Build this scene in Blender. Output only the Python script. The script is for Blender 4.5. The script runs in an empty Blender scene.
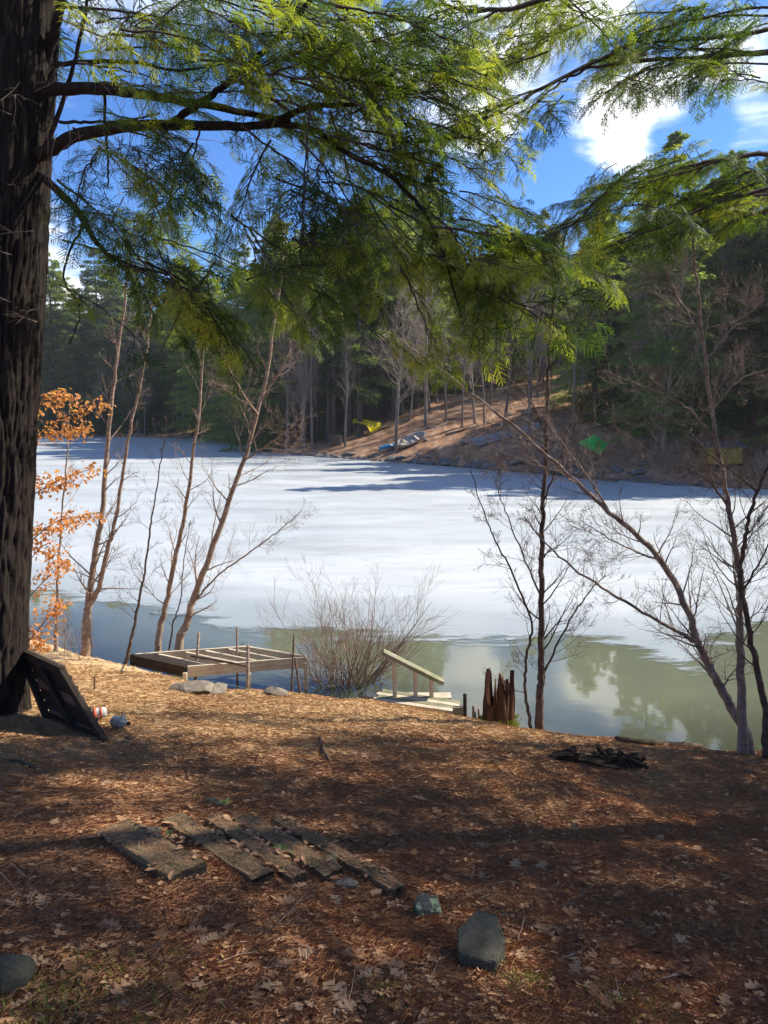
import bpy, math, random
import numpy as np
from mathutils import Vector, Matrix

S = bpy.context.scene
COL = S.collection
PI = math.pi
R = math.radians

# ------------------------------------------------------------------ camera
EYE = 4.5            # eye above the pond surface (z = 0)
PITCH = R(7.85)
FPX = 740.0
cam = bpy.data.cameras.new('camera'); cam_o = bpy.data.objects.new('camera', cam); COL.objects.link(cam_o)
cam.sensor_fit = 'VERTICAL'; cam.sensor_height = 36; cam.lens = 36 * FPX / 1024
cam.clip_start = .05; cam.clip_end = 3000
cam_o.location = (0, 0, EYE); cam_o.rotation_euler = (PI / 2 - PITCH, 0, 0)
S.camera = cam_o

# ------------------------------------------------------------------ light
SUN_EL, SUN_AZ = R(41), R(71)         # azimuth measured from +Y (view) towards +X
sun_dir = Vector((math.sin(SUN_AZ) * math.cos(SUN_EL), math.cos(SUN_AZ) * math.cos(SUN_EL), math.sin(SUN_EL)))
sun = bpy.data.lights.new('sun', 'SUN'); sun.energy = 4.0; sun.angle = R(.53); sun.color = (1, .93, .80)
sun_o = bpy.data.objects.new('sun', sun); COL.objects.link(sun_o)
sun_o.rotation_euler = (-sun_dir).to_track_quat('-Z', 'Y').to_euler()
sun_o.location = (20, 20, 60)
S.view_settings.view_transform = 'Standard'; S.view_settings.look = 'None'
S.view_settings.exposure = 1.36; S.view_settings.gamma = 1
S.cycles.max_bounces = 6; S.cycles.diffuse_bounces = 3; S.cycles.glossy_bounces = 3
S.cycles.transmission_bounces = 4; S.cycles.transparent_max_bounces = 12
S.cycles.caustics_reflective = False; S.cycles.caustics_refractive = False

def ndir(px, py):
    cp, sp = math.cos(PITCH), math.sin(PITCH)
    a, b = (px - 384) / FPX, (512 - py) / FPX
    return Vector((a, cp + b * sp, -sp + b * cp))

class NT:
    """small node-tree helper"""
    def __init__(s, tree): s.t = tree; s.t.nodes.clear()
    def n(s, typ, _props=None, **ins):
        nd = s.t.nodes.new(typ)
        for k, v in (_props or {}).items(): setattr(nd, k, v)
        for k, v in ins.items():
            key = int(k[1:]) if k[0] == 'i' and k[1:].isdigit() else k.replace('_', ' ')
            sock = nd.inputs[key]
            if isinstance(v, bpy.types.NodeSocket): s.t.links.new(v, sock)
            else: sock.default_value = v
        return nd
    def link(s, a, b): s.t.links.new(a, b)
    def ramp(s, fac, stops, interp='LINEAR'):
        nd = s.t.nodes.new('ShaderNodeValToRGB'); cr = nd.color_ramp; cr.interpolation = interp
        while len(cr.elements) < len(stops): cr.elements.new(.5)
        for e, (p, c) in zip(cr.elements, stops):
            e.position = p; e.color = (c, c, c, 1) if isinstance(c, (int, float)) else (*c, 1)
        s.t.links.new(fac, nd.inputs[0]); return nd.outputs[0]
    def mix(s, f, a, b, mode='MIX'):
        nd = s.t.nodes.new('ShaderNodeMix'); nd.data_type = 'RGBA'; nd.blend_type = mode
        for idx, v in ((0, f), (6, a), (7, b)):
            sock = nd.inputs[idx]
            if isinstance(v, bpy.types.NodeSocket): s.t.links.new(v, sock)
            elif isinstance(v, (int, float)): sock.default_value = v if idx == 0 else (v, v, v, 1)
            else: sock.default_value = (*v, 1)
        return nd.outputs[2]
    def math(s, op, a, b=0.0, clamp=False):
        nd = s.t.nodes.new('ShaderNodeMath'); nd.operation = op; nd.use_clamp = clamp
        for sock, v in ((nd.inputs[0], a), (nd.inputs[1], b)):
            if isinstance(v, bpy.types.NodeSocket): s.t.links.new(v, sock)
            else: sock.default_value = v
        return nd.outputs[0]
    def noise(s, vec, scale, detail=4, rough=.6, dist=0):
        return s.n('ShaderNodeTexNoise', Vector=vec, Scale=scale, Detail=detail, Roughness=rough, Distortion=dist).outputs[0]
    def mapping(s, vec, scale=(1, 1, 1), loc=(0, 0, 0)):
        return s.n('ShaderNodeMapping', Vector=vec, Scale=scale, Location=loc).outputs[0]

# ------------------------------------------------------------------ world: sky with broken cumulus
W = bpy.data.worlds.new('World'); S.world = W; W.use_nodes = True
w = NT(W.node_tree)
sky = w.n('ShaderNodeTexSky'); sky.sky_type = 'NISHITA'; sky.sun_disc = False
sky.sun_elevation = SUN_EL; sky.sun_rotation = SUN_AZ
sky.air_density = 1.0; sky.dust_density = .3; sky.ozone_density = 2.5; sky.altitude = 200
tc = w.n('ShaderNodeTexCoord').outputs['Generated']
sep = w.n('ShaderNodeSeparateXYZ', Vector=tc)
zc = w.math('MAXIMUM', sep.outputs[2], .04)
zc2 = w.math('ADD', zc, .12)
cx = w.math('DIVIDE', sep.outputs[0], zc2); cy = w.math('DIVIDE', sep.outputs[1], zc2)
cv = w.n('ShaderNodeCombineXYZ', X=cx, Y=cy, Z=5.1).outputs[0]
cn = w.noise(cv, 1.7, 10, .62, .3)
cn2 = w.noise(w.mapping(cv, (1, 1, 1), (4.2, 7.7, 0)), .42, 2, .5)
cs = w.math('ADD', w.math('MULTIPLY', cn, .62), w.math('MULTIPLY', cn2, .38))
def blob(px, py, width):
    d = ndir(px, py).normalized()
    dt = w.n('ShaderNodeVectorMath', {'operation': 'DOT_PRODUCT'}, i0=w.n('ShaderNodeVectorMath', {'operation': 'NORMALIZE'}, i0=tc).outputs[0], i1=tuple(d)).outputs[1]
    return w.n('ShaderNodeMapRange', {'interpolation_type': 'SMOOTHSTEP'}, Value=dt, i1=math.cos(width), i2=1.0, i3=0.0, i4=1.0).outputs[0]
acc = None
for (px, py, wd, am) in ((625, 118, .07, .10), (655, 106, .04, .06), (600, 128, .055, .10), (500, 60, .14, .07), (430, 60, .12, .06), (330, 30, .08, .05), (240, 40, .1, .04),
                         (742, 98, .08, .15), (612, 14, .03, .08), (235, 230, .06, .1), (100, 115, .06, .08), (690, 130, .05, -.12),
                         (560, 165, .08, -.16), (250,150,.12,-.1), (420,200,.1,-.08),(740,150,.07,-.1), (170, 180, .14, -.16), (590, 60, .05, -.08), (140, 220, .1, -.06), (75, 250, .1, .08)):
    v = w.math('MULTIPLY', blob(px, py, wd * 1.15), am)
    acc = v if acc is None else w.math('ADD', acc, v)
cs = w.math('ADD', cs, acc)
cm = w.ramp(cs, ((.515, 0), (.67, 1)), 'EASE')
shade = w.ramp(w.noise(cv, 2.6, 5, .55), ((.3, .80), (.62, 1.0)))
cloud = w.mix(1, w.mix(cm, (3.3, 3.8, 4.5), (5.0, 5.0, 5.1)), shade, 'MULTIPLY')
skyc = w.mix(1, sky.outputs[0], (.20, .34, .54), 'MULTIPLY')
full = w.mix(w.math('MULTIPLY', cm, .95), skyc, cloud)
bg = w.n('ShaderNodeBackground', Color=full, Strength=.15)
w.link(bg.outputs[0], w.n('ShaderNodeOutputWorld').inputs[0])

# ------------------------------------------------------------------ numpy noise
def _hash(ix, iy, iz):
    h = (ix.astype(np.int64) * 374761393 + iy.astype(np.int64) * 668265263 + iz.astype(np.int64) * 2147483647) & 0xffffffff
    h = ((h ^ (h >> 13)) * 1274126177) & 0xffffffff
    return ((h ^ (h >> 16)) & 0xffff) / 65535.0
def vnoise(x, y, z=0.0):
    x, y, z = np.broadcast_arrays(np.asarray(x, float), np.asarray(y, float), np.asarray(z, float))
    ix, iy, iz = np.floor(x), np.floor(y), np.floor(z)
    fx, fy, fz = x - ix, y - iy, z - iz
    fx, fy, fz = (f * f * (3 - 2 * f) for f in (fx, fy, fz))
    o = 0
    for a in (0, 1):
        for b in (0, 1):
            for c in (0, 1):
                o = o + _hash(ix + a, iy + b, iz + c) * (fx if a else 1 - fx) * (fy if b else 1 - fy) * (fz if c else 1 - fz)
    return o * 2 - 1
def fbm(x, y, z=0.0, oct=4):
    s, a = 0, 1
    for k in range(oct):
        s = s + a * vnoise(np.asarray(x) * 2 ** k + 17 * k, np.asarray(y) * 2 ** k + 5 * k, np.asarray(z) * 2 ** k)
        a *= .5
    return s
def sstep(a, b, x):
    t = np.clip((x - a) / (b - a), 0, 1); return t * t * (3 - 2 * t)

# ------------------------------------------------------------------ the lie of the land
def water_pt(px, py):
    d = ndir(px, py); t = -EYE / d.z
    return (d.x * t, d.y * t)
FAR = [(-260, 434), (0, 435.5), (60, 436.5), (190, 438), (235, 444), (280, 453.5), (340, 458.5), (400, 461.5), (470, 467), (560, 474), (640, 482.5), (700, 487), (790, 491)]
far_pts = [water_pt(*p) for p in FAR]
near_pts = [(-60, 20), (-25, 18), (-14, 17), (-8, 14.6), (-5.4, 12.7), (-3.4, 11.4), (-1.9, 10.4), (0, 10.2), (1.3, 9.4), (2.4, 8.9), (3.8, 8.7),
            (6, 9), (9, 9.5), (14, 9), (22, 8.5), (30, 12), (35, 20), (34, 31)]
POND = np.array([(-110, 50), *near_pts, *reversed(far_pts), (-135, 105)], float)
def seg_dist(x, y, P, closed=True):
    best = np.full(np.shape(x), 1e18)
    n = len(P)
    for i in range(n if closed else n - 1):
        a, b = P[i], P[(i + 1) % n]; d = b - a; L = d @ d
        t = np.clip(((x - a[0]) * d[0] + (y - a[1]) * d[1]) / L, 0, 1)
        best = np.minimum(best, (x - a[0] - t * d[0]) ** 2 + (y - a[1] - t * d[1]) ** 2)
    return np.sqrt(best)
def inside(x, y, P):
    c = np.zeros(np.shape(x), bool); n = len(P)
    for i in range(n):
        a, b = P[i], P[(i + 1) % n]
        cond = ((a[1] > y) != (b[1] > y))
        xx = (b[0] - a[0]) * (y - a[1]) / (b[1] - a[1] + 1e-12) + a[0]
        c ^= cond & (x < xx)
    return c
def shore(x, y):          # > 0 on land
    d = seg_dist(x, y, POND)
    return np.where(inside(x, y, POND), -d, d)
def height(x, y):
    x = np.asarray(x, float); y = np.asarray(y, float)
    s = shore(x, y) + .25 * fbm(x * .7, y * .7, 3.3, 2) * sstep(0, 3, np.abs(y - 5) * 0 + 1)
    near = 2.9 - .238 * y - .083 * x
    near = np.clip(near, .45, 6) + .05 * fbm(x * .8, y * .8, 1.1, 3) + .022 * fbm(x * 3.1, y * 3.1, 2.2, 4)
    bank = .08 + s * 1.05
    hn = np.where(s > 0, -np.log(np.exp(-np.clip(near, -2, 9) * 9) + np.exp(-np.clip(bank, -2, 9) * 9)) / 9, 0)
    u = x / np.maximum(y, 1)
    hill = .13 + .24 * sstep(-.16, .06, u) - .08 * sstep(.3, .5, u)
    cap = 9 + 7 * sstep(-.15, .1, u)
    hf = .35 * sstep(0, 1.2, s) + np.clip(s - .8, 0, None) * hill
    hf = cap * (1 - np.exp(-np.clip(hf, 0, None) / cap)) + np.clip(s, 0, 40) / 40 * .8 * fbm(x * .12, y * .09, 0, 3) + .12 * fbm(x * .6, y * .6, 0, 3) * sstep(0, 2, s)
    wgt = sstep(17, 30, y)
    land = hn * (1 - wgt) + hf * wgt
    bed = -.03 - np.minimum(1.6, .16 * np.abs(s)) - .02 * fbm(x * 2, y * 2, 0, 3)
    return np.where(s > 0, land, bed)
def gz(x, y): return float(height(np.array([x]), np.array([y]))[0])
def at(px, py, Y):
    d = ndir(px, py); t = Y / d.y
    return Vector((d.x * t, Y, EYE + d.z * t))
def on_ground(px, py, y0=1.2, y1=160):
    d = ndir(px, py); Y = np.concatenate([np.arange(y0, 20, .02), np.arange(20, y1, .25)])
    t = Y / d.y; X = d.x * t; Z = EYE + d.z * t
    k = np.argmax(Z <= height(X, Y))
    return Vector((X[k], Y[k], height(X[k:k + 1], Y[k:k + 1])[0]))

# ------------------------------------------------------------------ object helpers
def tag(o, label=None, cat=None, group=None, kind=None):
    if label: o['label'] = label
    if cat: o['category'] = cat
    if group: o['group'] = group
    if kind: o['kind'] = kind
    return o
def empty(name, loc, label=None, cat=None, group=None, rz=0, kind=None):
    o = bpy.data.objects.new(name, None); o.empty_display_size = .2
    o.location = loc; o.rotation_euler = (0, 0, rz); COL.objects.link(o)
    return tag(o, label, cat, group, kind)
def link(name, me, parent=None, loc=(0, 0, 0)):
    o = bpy.data.objects.new(name, me); COL.objects.link(o); o.location = loc
    if parent: o.parent = parent
    return o
def clone(o, parent=None):
    c = o.copy(); COL.objects.link(c); c.parent = parent
    for ch in list(o.children): clone(ch, c)
    return c

class MB:
    """numpy mesh builder: triangles and quads, material index and a random tint per face"""
    def __init__(s): s.v = []; s.f3 = []; s.f4 = []; s.m3 = []; s.m4 = []; s.n = 0; s.uv = None
    def add(s, v, f, mi=0):
        v = np.asarray(v, float).reshape(-1, 3); f = np.asarray(f, int)
        (s.f3 if f.shape[1] == 3 else s.f4).append(f + s.n)
        (s.m3 if f.shape[1] == 3 else s.m4).append(np.full(len(f), mi))
        s.v.append(v); s.n += len(v)
    def tube(s, pts, rad, k=5, mi=0, cap=False, rnd=0):
        P = np.asarray([tuple(p) for p in pts], float); n = len(P); r = np.broadcast_to(np.asarray(rad, float), (n,))
        T = np.gradient(P, axis=0); T /= np.linalg.norm(T, axis=1, keepdims=True) + 1e-9
        m = np.abs(T.mean(0)); ref = np.eye(3)[int(np.argmin(m))]
        U = np.cross(T, ref); U /= np.linalg.norm(U, axis=1, keepdims=True) + 1e-9
        V = np.cross(T, U)
        a = np.arange(k) / k * 2 * PI
        ring = P[:, None] + r[:, None, None] * (np.cos(a)[None, :, None] * U[:, None] + np.sin(a)[None, :, None] * V[:, None])
        i = np.arange(n - 1)[:, None] * k; j = np.arange(k)[None]; j2 = (j + 1) % k
        F = np.stack([i + j, i + j2, i + k + j2, i + k + j], -1).reshape(-1, 4)
        s.add(ring.reshape(-1, 3), F, mi)
        if cap:
            base = s.n - n * k
            for off, rev in ((0, 1), ((n - 1) * k, 0)):
                c = P[0] if off == 0 else P[-1]
                s.v.append(c[None]); ci = s.n; s.n += 1
                F = [[base + off + q, base + off + (q + 1) % k, ci] for q in range(k)]
                if not rev: F = [f[::-1] for f in F]
                s.f3.append(np.array(F)[:, ::-1] if rev else np.array(F)[:, ::-1]); s.m3.append(np.full(k, mi))
    def box(s, c, size, rot=None, mi=0, jit=0, rng=None):
        v = np.array([(x, y, z) for x in (-.5, .5) for y in (-.5, .5) for z in (-.5, .5)]) * np.asarray(size)
        if jit and rng: v = v + np.array([[rng.uniform(-jit, jit) for _ in range(3)] for _ in range(8)])
        if rot is not None: v = v @ np.array(rot.to_3x3()).T
        v = v + np.asarray(c)
        s.add(v, [(0, 1, 3, 2), (4, 6, 7, 5), (0, 4, 5, 1), (2, 3, 7, 6), (0, 2, 6, 4), (1, 5, 7, 3)], mi)
    def mesh(s, name, mats, smooth=False):
        V = np.concatenate(s.v) if s.v else np.zeros((0, 3))
        f3 = np.concatenate(s.f3) if s.f3 else np.zeros((0, 3), int); f4 = np.concatenate(s.f4) if s.f4 else np.zeros((0, 4), int)
        me = bpy.data.meshes.new(name)
        me.vertices.add(len(V)); me.vertices.foreach_set('co', V.astype(np.float32).ravel())
        nl = len(f3) * 3 + len(f4) * 4; me.loops.add(nl)
        me.loops.foreach_set('vertex_index', np.concatenate([f3.ravel(), f4.ravel()]).astype(np.int32))
        npoly = len(f3) + len(f4); me.polygons.add(npoly)
        st = np.concatenate([np.arange(len(f3)) * 3, len(f3) * 3 + np.arange(len(f4)) * 4]).astype(np.int32)
        me.polygons.foreach_set('loop_start', st)
        mi = np.concatenate([*s.m3, *s.m4]) if (s.m3 or s.m4) else np.zeros(0)
        me.polygons.foreach_set('material_index', mi.astype(np.int32))
        me.polygons.foreach_set('use_smooth', np.full(npoly, smooth))
        for m in (mats if isinstance(mats, (list, tuple)) else [mats]): me.materials.append(m)
        me.update(calc_edges=True); me.validate()
        return me
    def build(s, name, mats, parent=None, smooth=False, loc=(0, 0, 0)):
        return link(name, s.mesh(name, mats, smooth), parent, loc)

def catmull(pts, n=6):
    P = [np.array(tuple(p), float) for p in pts]; P = [2 * P[0] - P[1]] + P + [2 * P[-1] - P[-2]]; out = []
    for i in range(1, len(P) - 2):
        for k in range(n):
            t = k / n; a, b, c, d = P[i - 1:i + 3]
            out.append(.5 * ((2 * b) + (c - a) * t + (2 * a - 5 * b + 4 * c - d) * t * t + (3 * b - a - 3 * c + d) * t ** 3))
    out.append(P[-2]); return np.array(out)

# ------------------------------------------------------------------ materials
MATS = {}
def mat(name, fn):
    m = bpy.data.materials.new(name); m.use_nodes = True; nt = NT(m.node_tree)
    out = nt.n('ShaderNodeOutputMaterial'); sh = fn(nt)
    nt.link(sh, out.inputs[0]); MATS[name] = m; return m
def obj_co(nt): return nt.n('ShaderNodeTexCoord').outputs['Object']
def geo_pos(nt): return nt.n('ShaderNodeNewGeometry').outputs['Position']
def bumped(nt, h, strength=.5, dist=.01): return nt.n('ShaderNodeBump', Height=h, Strength=strength, Distance=dist).outputs[0]
def princ(nt, col, rough=.9, normal=None, spec=.25, **kw):
    p = nt.n('ShaderNodeBsdfPrincipled')
    for k, v in (('Base Color', col), ('Roughness', rough), ('Specular IOR Level', spec), ('Normal', normal), *kw.items()):
        if v is None: continue
        if isinstance(v, bpy.types.NodeSocket): nt.link(v, p.inputs[k])
        else: p.inputs[k].default_value = (*v, 1) if isinstance(v, tuple) and len(v) == 3 else v
    return p.outputs[0]

def tan_factor(nt, g):     # tan of dry leaves plus painted sunlight low on the bank, reddish needles above
    sx = nt.n('ShaderNodeSeparateXYZ', Vector=g)
    t = nt.math('ADD', nt.math('MULTIPLY', sx.outputs[1], .075), nt.math('MULTIPLY', sx.outputs[0], -.03))
    t = nt.math('ADD', nt.math('SUBTRACT', t, .38), nt.math('SUBTRACT', nt.noise(g, .55, 4, .6), .5))
    return nt.ramp(t, ((.0, 0), (.3, 1)))
def m_ground(nt):
    g = geo_pos(nt)
    big = nt.noise(g, .55, 4, .6); mid = nt.noise(g, 3.2, 5, .65); fine = nt.noise(g, 26, 6, .75)
    streak = nt.noise(nt.mapping(g, (60, 14, 20)), 1.0, 3, .7, 1.2)
    streak2 = nt.noise(nt.mapping(g, (12, 66, 20), (3, 1, 0)), 1.0, 3, .7, 1.2)
    duff = nt.ramp(fine, ((.25, (.15, .088, .052)), (.5, (.27, .165, .095)), (.72, (.44, .29, .17))))
    red = nt.ramp(fine, ((.25, (.14, .06, .034)), (.5, (.25, .11, .06)), (.75, (.38, .20, .11))))
    tan = nt.ramp(fine, ((.25, (.34, .22, .11)), (.5, (.52, .36, .19)), (.75, (.66, .49, .29))))
    sx = nt.n('ShaderNodeSeparateXYZ', Vector=g); tanf = tan_factor(nt, g)
    c = nt.mix(nt.ramp(big, ((.42, 0), (.6, 1))), duff, red)
    c = nt.mix(tanf, c, tan)
    c = nt.mix(nt.ramp(mid, ((.56, 0), (.75, .45))), c, (.05, .03, .02))
    st = nt.math('MAXIMUM', nt.ramp(streak, ((.58, 0), (.66, 1))), nt.ramp(streak2, ((.58, 0), (.66, 1))))
    c = nt.mix(nt.math('MULTIPLY', st, .45), c, (.33, .17, .085))
    moss = nt.ramp(nt.noise(nt.mapping(g, (1, 1, 1), (5, 3, 1)), 1.3, 5, .7), ((.62, 0), (.72, .5)))
    c = nt.mix(moss, c, (.10, .10, .035))
    # far slopes: leaf litter with pale and dark drifts
    farc = nt.ramp(nt.noise(nt.mapping(g, (1, .35, 1)), .9, 7, .72), ((.3, (.10, .06, .042)), (.5, (.30, .17, .10)), (.7, (.50, .33, .21))))
    c = nt.mix(nt.n('ShaderNodeMapRange', Value=sx.outputs[1], i1=14.0, i2=24.0).outputs[0], c, farc)
    # pond bed: silt and sunk leaves
    bed = nt.ramp(nt.noise(g, 5, 6, .7), ((.35, (.035, .038, .02)), (.55, (.09, .085, .035)), (.7, (.22, .15, .05))))
    wet = nt.n('ShaderNodeMapRange', Value=sx.outputs[2], i1=-.02, i2=.08, i3=1.0, i4=0.0).outputs[0]
    c = nt.mix(wet, c, bed)
    h = nt.math('ADD', fine, nt.math('MULTIPLY', st, .5))
    return princ(nt, c, .95, bumped(nt, h, .7, .02), .05)
mat('ground', m_ground)

def m_bark(dark, light, sc=(14, 14, 2.2), big=1.0, rough=.9, spots=None):
    def fn(nt):
        g = obj_co(nt)
        a = nt.noise(nt.mapping(g, sc), big, 6, .7, .6); b = nt.noise(g, 40 * big, 4, .7)
        c = nt.mix(nt.ramp(a, ((.32, 0), (.64, 1))), dark, light)
        c = nt.mix(nt.math('MULTIPLY', b, .5), c, tuple(x * .55 for x in dark))
        if spots:
            c = nt.mix(nt.ramp(nt.noise(g, 6, 5, .7), ((.56, 0), (.66, .8))), c, spots)
        return princ(nt, c, rough, bumped(nt, nt.math('ADD', a, nt.math('MULTIPLY', b, .4)), .8, .02), .12)
    return fn
mat('hemlock_bark', m_bark((.011, .0085, .0075), (.042, .032, .026), (22, 22, 2.4)))
mat('dark_twig', m_bark((.05, .038, .03), (.13, .10, .08), (20, 20, 6)))
mat('birch_bark', m_bark((.17, .11, .075), (.50, .37, .28), (8, 8, 25), spots=(.42, .35, .28)))
mat('grey_bark', m_bark((.14, .10, .08), (.42, .33, .27), (10, 10, 14), spots=(.46, .40, .34)))
mat('brown_bark', m_bark((.05, .035, .028), (.17, .12, .09), (10, 10, 12), spots=(.19, .15, .12)))
mat('far_bark', m_bark((.12, .09, .075), (.30, .24, .2), (3, 3, .6), .6))
mat('far_twig', m_bark((.26, .19, .14), (.44, .34, .26), (3, 3, .6), .6))
mat('far_dark_bark', m_bark((.05, .04, .035), (.15, .12, .1), (3, 3, .6), .6))

def m_leaf(cols, trans=.4, rough=.6, scale=1.3, rand=.3, spec=.15, dry=False):
    def fn(nt):
        g = geo_pos(nt)
        oi = nt.n('ShaderNodeObjectInfo').outputs['Random']
        f = nt.math('ADD', nt.math('MULTIPLY', nt.noise(g, scale, 5, .75), 1 - rand), nt.math('MULTIPLY', oi, rand))
        c = nt.ramp(f, tuple(zip(np.linspace(.28, .72, len(cols)).tolist(), cols)))
        if dry: c = nt.mix(nt.math('MULTIPLY', tan_factor(nt, g), .75), c, nt.ramp(f, ((.3, (.42, .26, .13)), (.5, (.56, .38, .20)), (.7, (.66, .49, .30)))))  # dry litter tan, also carrying the sunlit tone of the lower bank
        p = princ(nt, c, rough, None, spec)
        t = nt.n('ShaderNodeBsdfTranslucent', Color=nt.mix(1, c, (1.9, 1.8, .7), 'MULTIPLY')).outputs[0]
        return nt.n('ShaderNodeMixShader', Fac=trans, i1=p, i2=t).outputs[0]
    return fn
mat('hemlock_needles', m_leaf([(.028, .056, .02), (.06, .105, .025), (.13, .18, .03), (.28, .31, .04)], .6, .5, 3.5, .45, .3))
mat('far_needles', m_leaf([(.07, .105, .048), (.12, .17, .06), (.20, .25, .08)], .55, .7, .45, .5))
mat('far_pine_needles', m_leaf([(.11, .14, .045), (.18, .22, .055), (.26, .29, .07)], .55, .7, .45, .5))  # sunlit yellow-green put into the needle colour
mat('orange_leaf', m_leaf([(.40, .19, .09), (.56, .29, .14), (.68, .42, .24)], .45, .6, 6))
mat('oak_leaf', m_leaf([(.15, .075, .04), (.23, .12, .065), (.26, .15, .085), (.30, .195, .12)], .1, .8, 3, .85, .05))
mat('small_leaf', m_leaf([(.17, .085, .048), (.28, .155, .085), (.36, .215, .12), (.42, .28, .17)], .1, .7, 24, .0, dry=True))
mat('pine_needle', m_leaf([(.19, .085, .045), (.29, .14, .07), (.38, .21, .11), (.46, .30, .17)], 0, .7, 40, .0, dry=True))
mat('green_sprout', m_leaf([(.10, .17, .05), (.2, .3, .08)], .3, .6, 6))
mat('moss', m_leaf([(.09, .12, .025), (.18, .22, .045), (.28, .30, .08)], .15, .9, 9))

def m_wood(dark, light, sc=(2, 30, 30), stain=(.05, .045, .03), st=.5):
    def fn(nt):
        g = obj_co(nt)
        a = nt.noise(nt.mapping(g, sc), 1.2, 5, .75, .4); b = nt.noise(g, 5, 5, .7)
        a = nt.ramp(a, ((.36, 0), (.64, 1))); c = nt.mix(a, dark, light); c = nt.mix(nt.ramp(nt.noise(g, 1.7, 3, .6), ((.35, .65), (.6, 0))), c, dark); c = nt.mix(nt.ramp(b, ((.45, 0), (.7, st))), c, stain)
        return princ(nt, c, .85, bumped(nt, a, .9, .008), .08)
    return fn
mat('weathered_wood', m_wood((.44, .36, .26), (.76, .66, .51), st=.2))
mat('mossy_wood', m_wood((.17, .16, .11), (.40, .37, .26), stain=(.14, .17, .06), st=.7))
mat('dark_wood', m_wood((.022, .017, .014), (.075, .055, .042)))
mat('step_wood', m_wood((.06, .038, .024), (.30, .215, .13), (2.5, 34, 34), (.12, .10, .045), .5))
mat('step_end', m_wood((.02, .017, .013), (.06, .05, .04), (8, 26, 30)))
mat('decayed_wood', m_wood((.035, .025, .018), (.15, .10, .07), (4, 30, 30), (.07, .075, .03), .4))
mat('rot_wood', m_wood((.045, .026, .018), (.19, .09, .05), (14, 14, 1.5), (.03, .02, .015), .6))
def m_rock(a, b, sc=6, lichen=None):
    def fn(nt):
        g = obj_co(nt); n1 = nt.noise(g, sc, 7, .7); n2 = nt.noise(g, sc * 7, 4, .7)
        c = nt.mix(nt.ramp(n1, ((.3, 0), (.7, 1))), a, b); c = nt.mix(nt.math('MULTIPLY', n2, .35), c, tuple(x * .4 for x in a))
        if lichen: c = nt.mix(nt.ramp(nt.noise(g, sc * 2.2, 5, .7), ((.5, 0), (.56, 1))), c, lichen)
        return princ(nt, c, .8, bumped(nt, nt.math('ADD', n1, n2), .7, .015), .12)
    return fn
mat('slate_rock', m_rock((.05, .045, .034), (.125, .115, .085), 14))
mat('lichen_rock', m_rock((.05, .05, .042), (.12, .12, .105), 9, (.24, .30, .17)))
mat('shore_rock', m_rock((.15, .12, .09), (.32, .27, .21), 6))
mat('far_rock', m_rock((.11, .10, .09), (.27, .25, .235), .9))
def flat(col, rough=.6, spec=.3, var=.15, sc=6):
    def fn(nt):
        n1 = nt.noise(obj_co(nt), sc, 5, .7)
        return princ(nt, nt.mix(nt.ramp(n1, ((.35, 0), (.7, 1))), col, tuple(c * (1 - 2 * var) for c in col)), rough, bumped(nt, n1, .2, .01), spec)
    return fn
mat('blue_hull', flat((.05, .34, .62), .4, sc=2))
mat('white_hull', flat((.42, .41, .38), .6, sc=2)); mat('white_plastic', flat((.50, .49, .45), .6, var=.3, sc=20)); mat('red_plastic', flat((.48, .1, .06), .5, sc=20))
mat('shed_yellow', flat((.38, .27, .05), .8, sc=2)); mat('shed_roof', flat((.10, .10, .105), .8, sc=2)); mat('dock_grey', flat((.30, .29, .27), .8, sc=2))
mat('crate_brown', flat((.13, .085, .06), .8, sc=2)); mat('rusty_metal', flat((.12, .07, .045), .7, sc=30))

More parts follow.
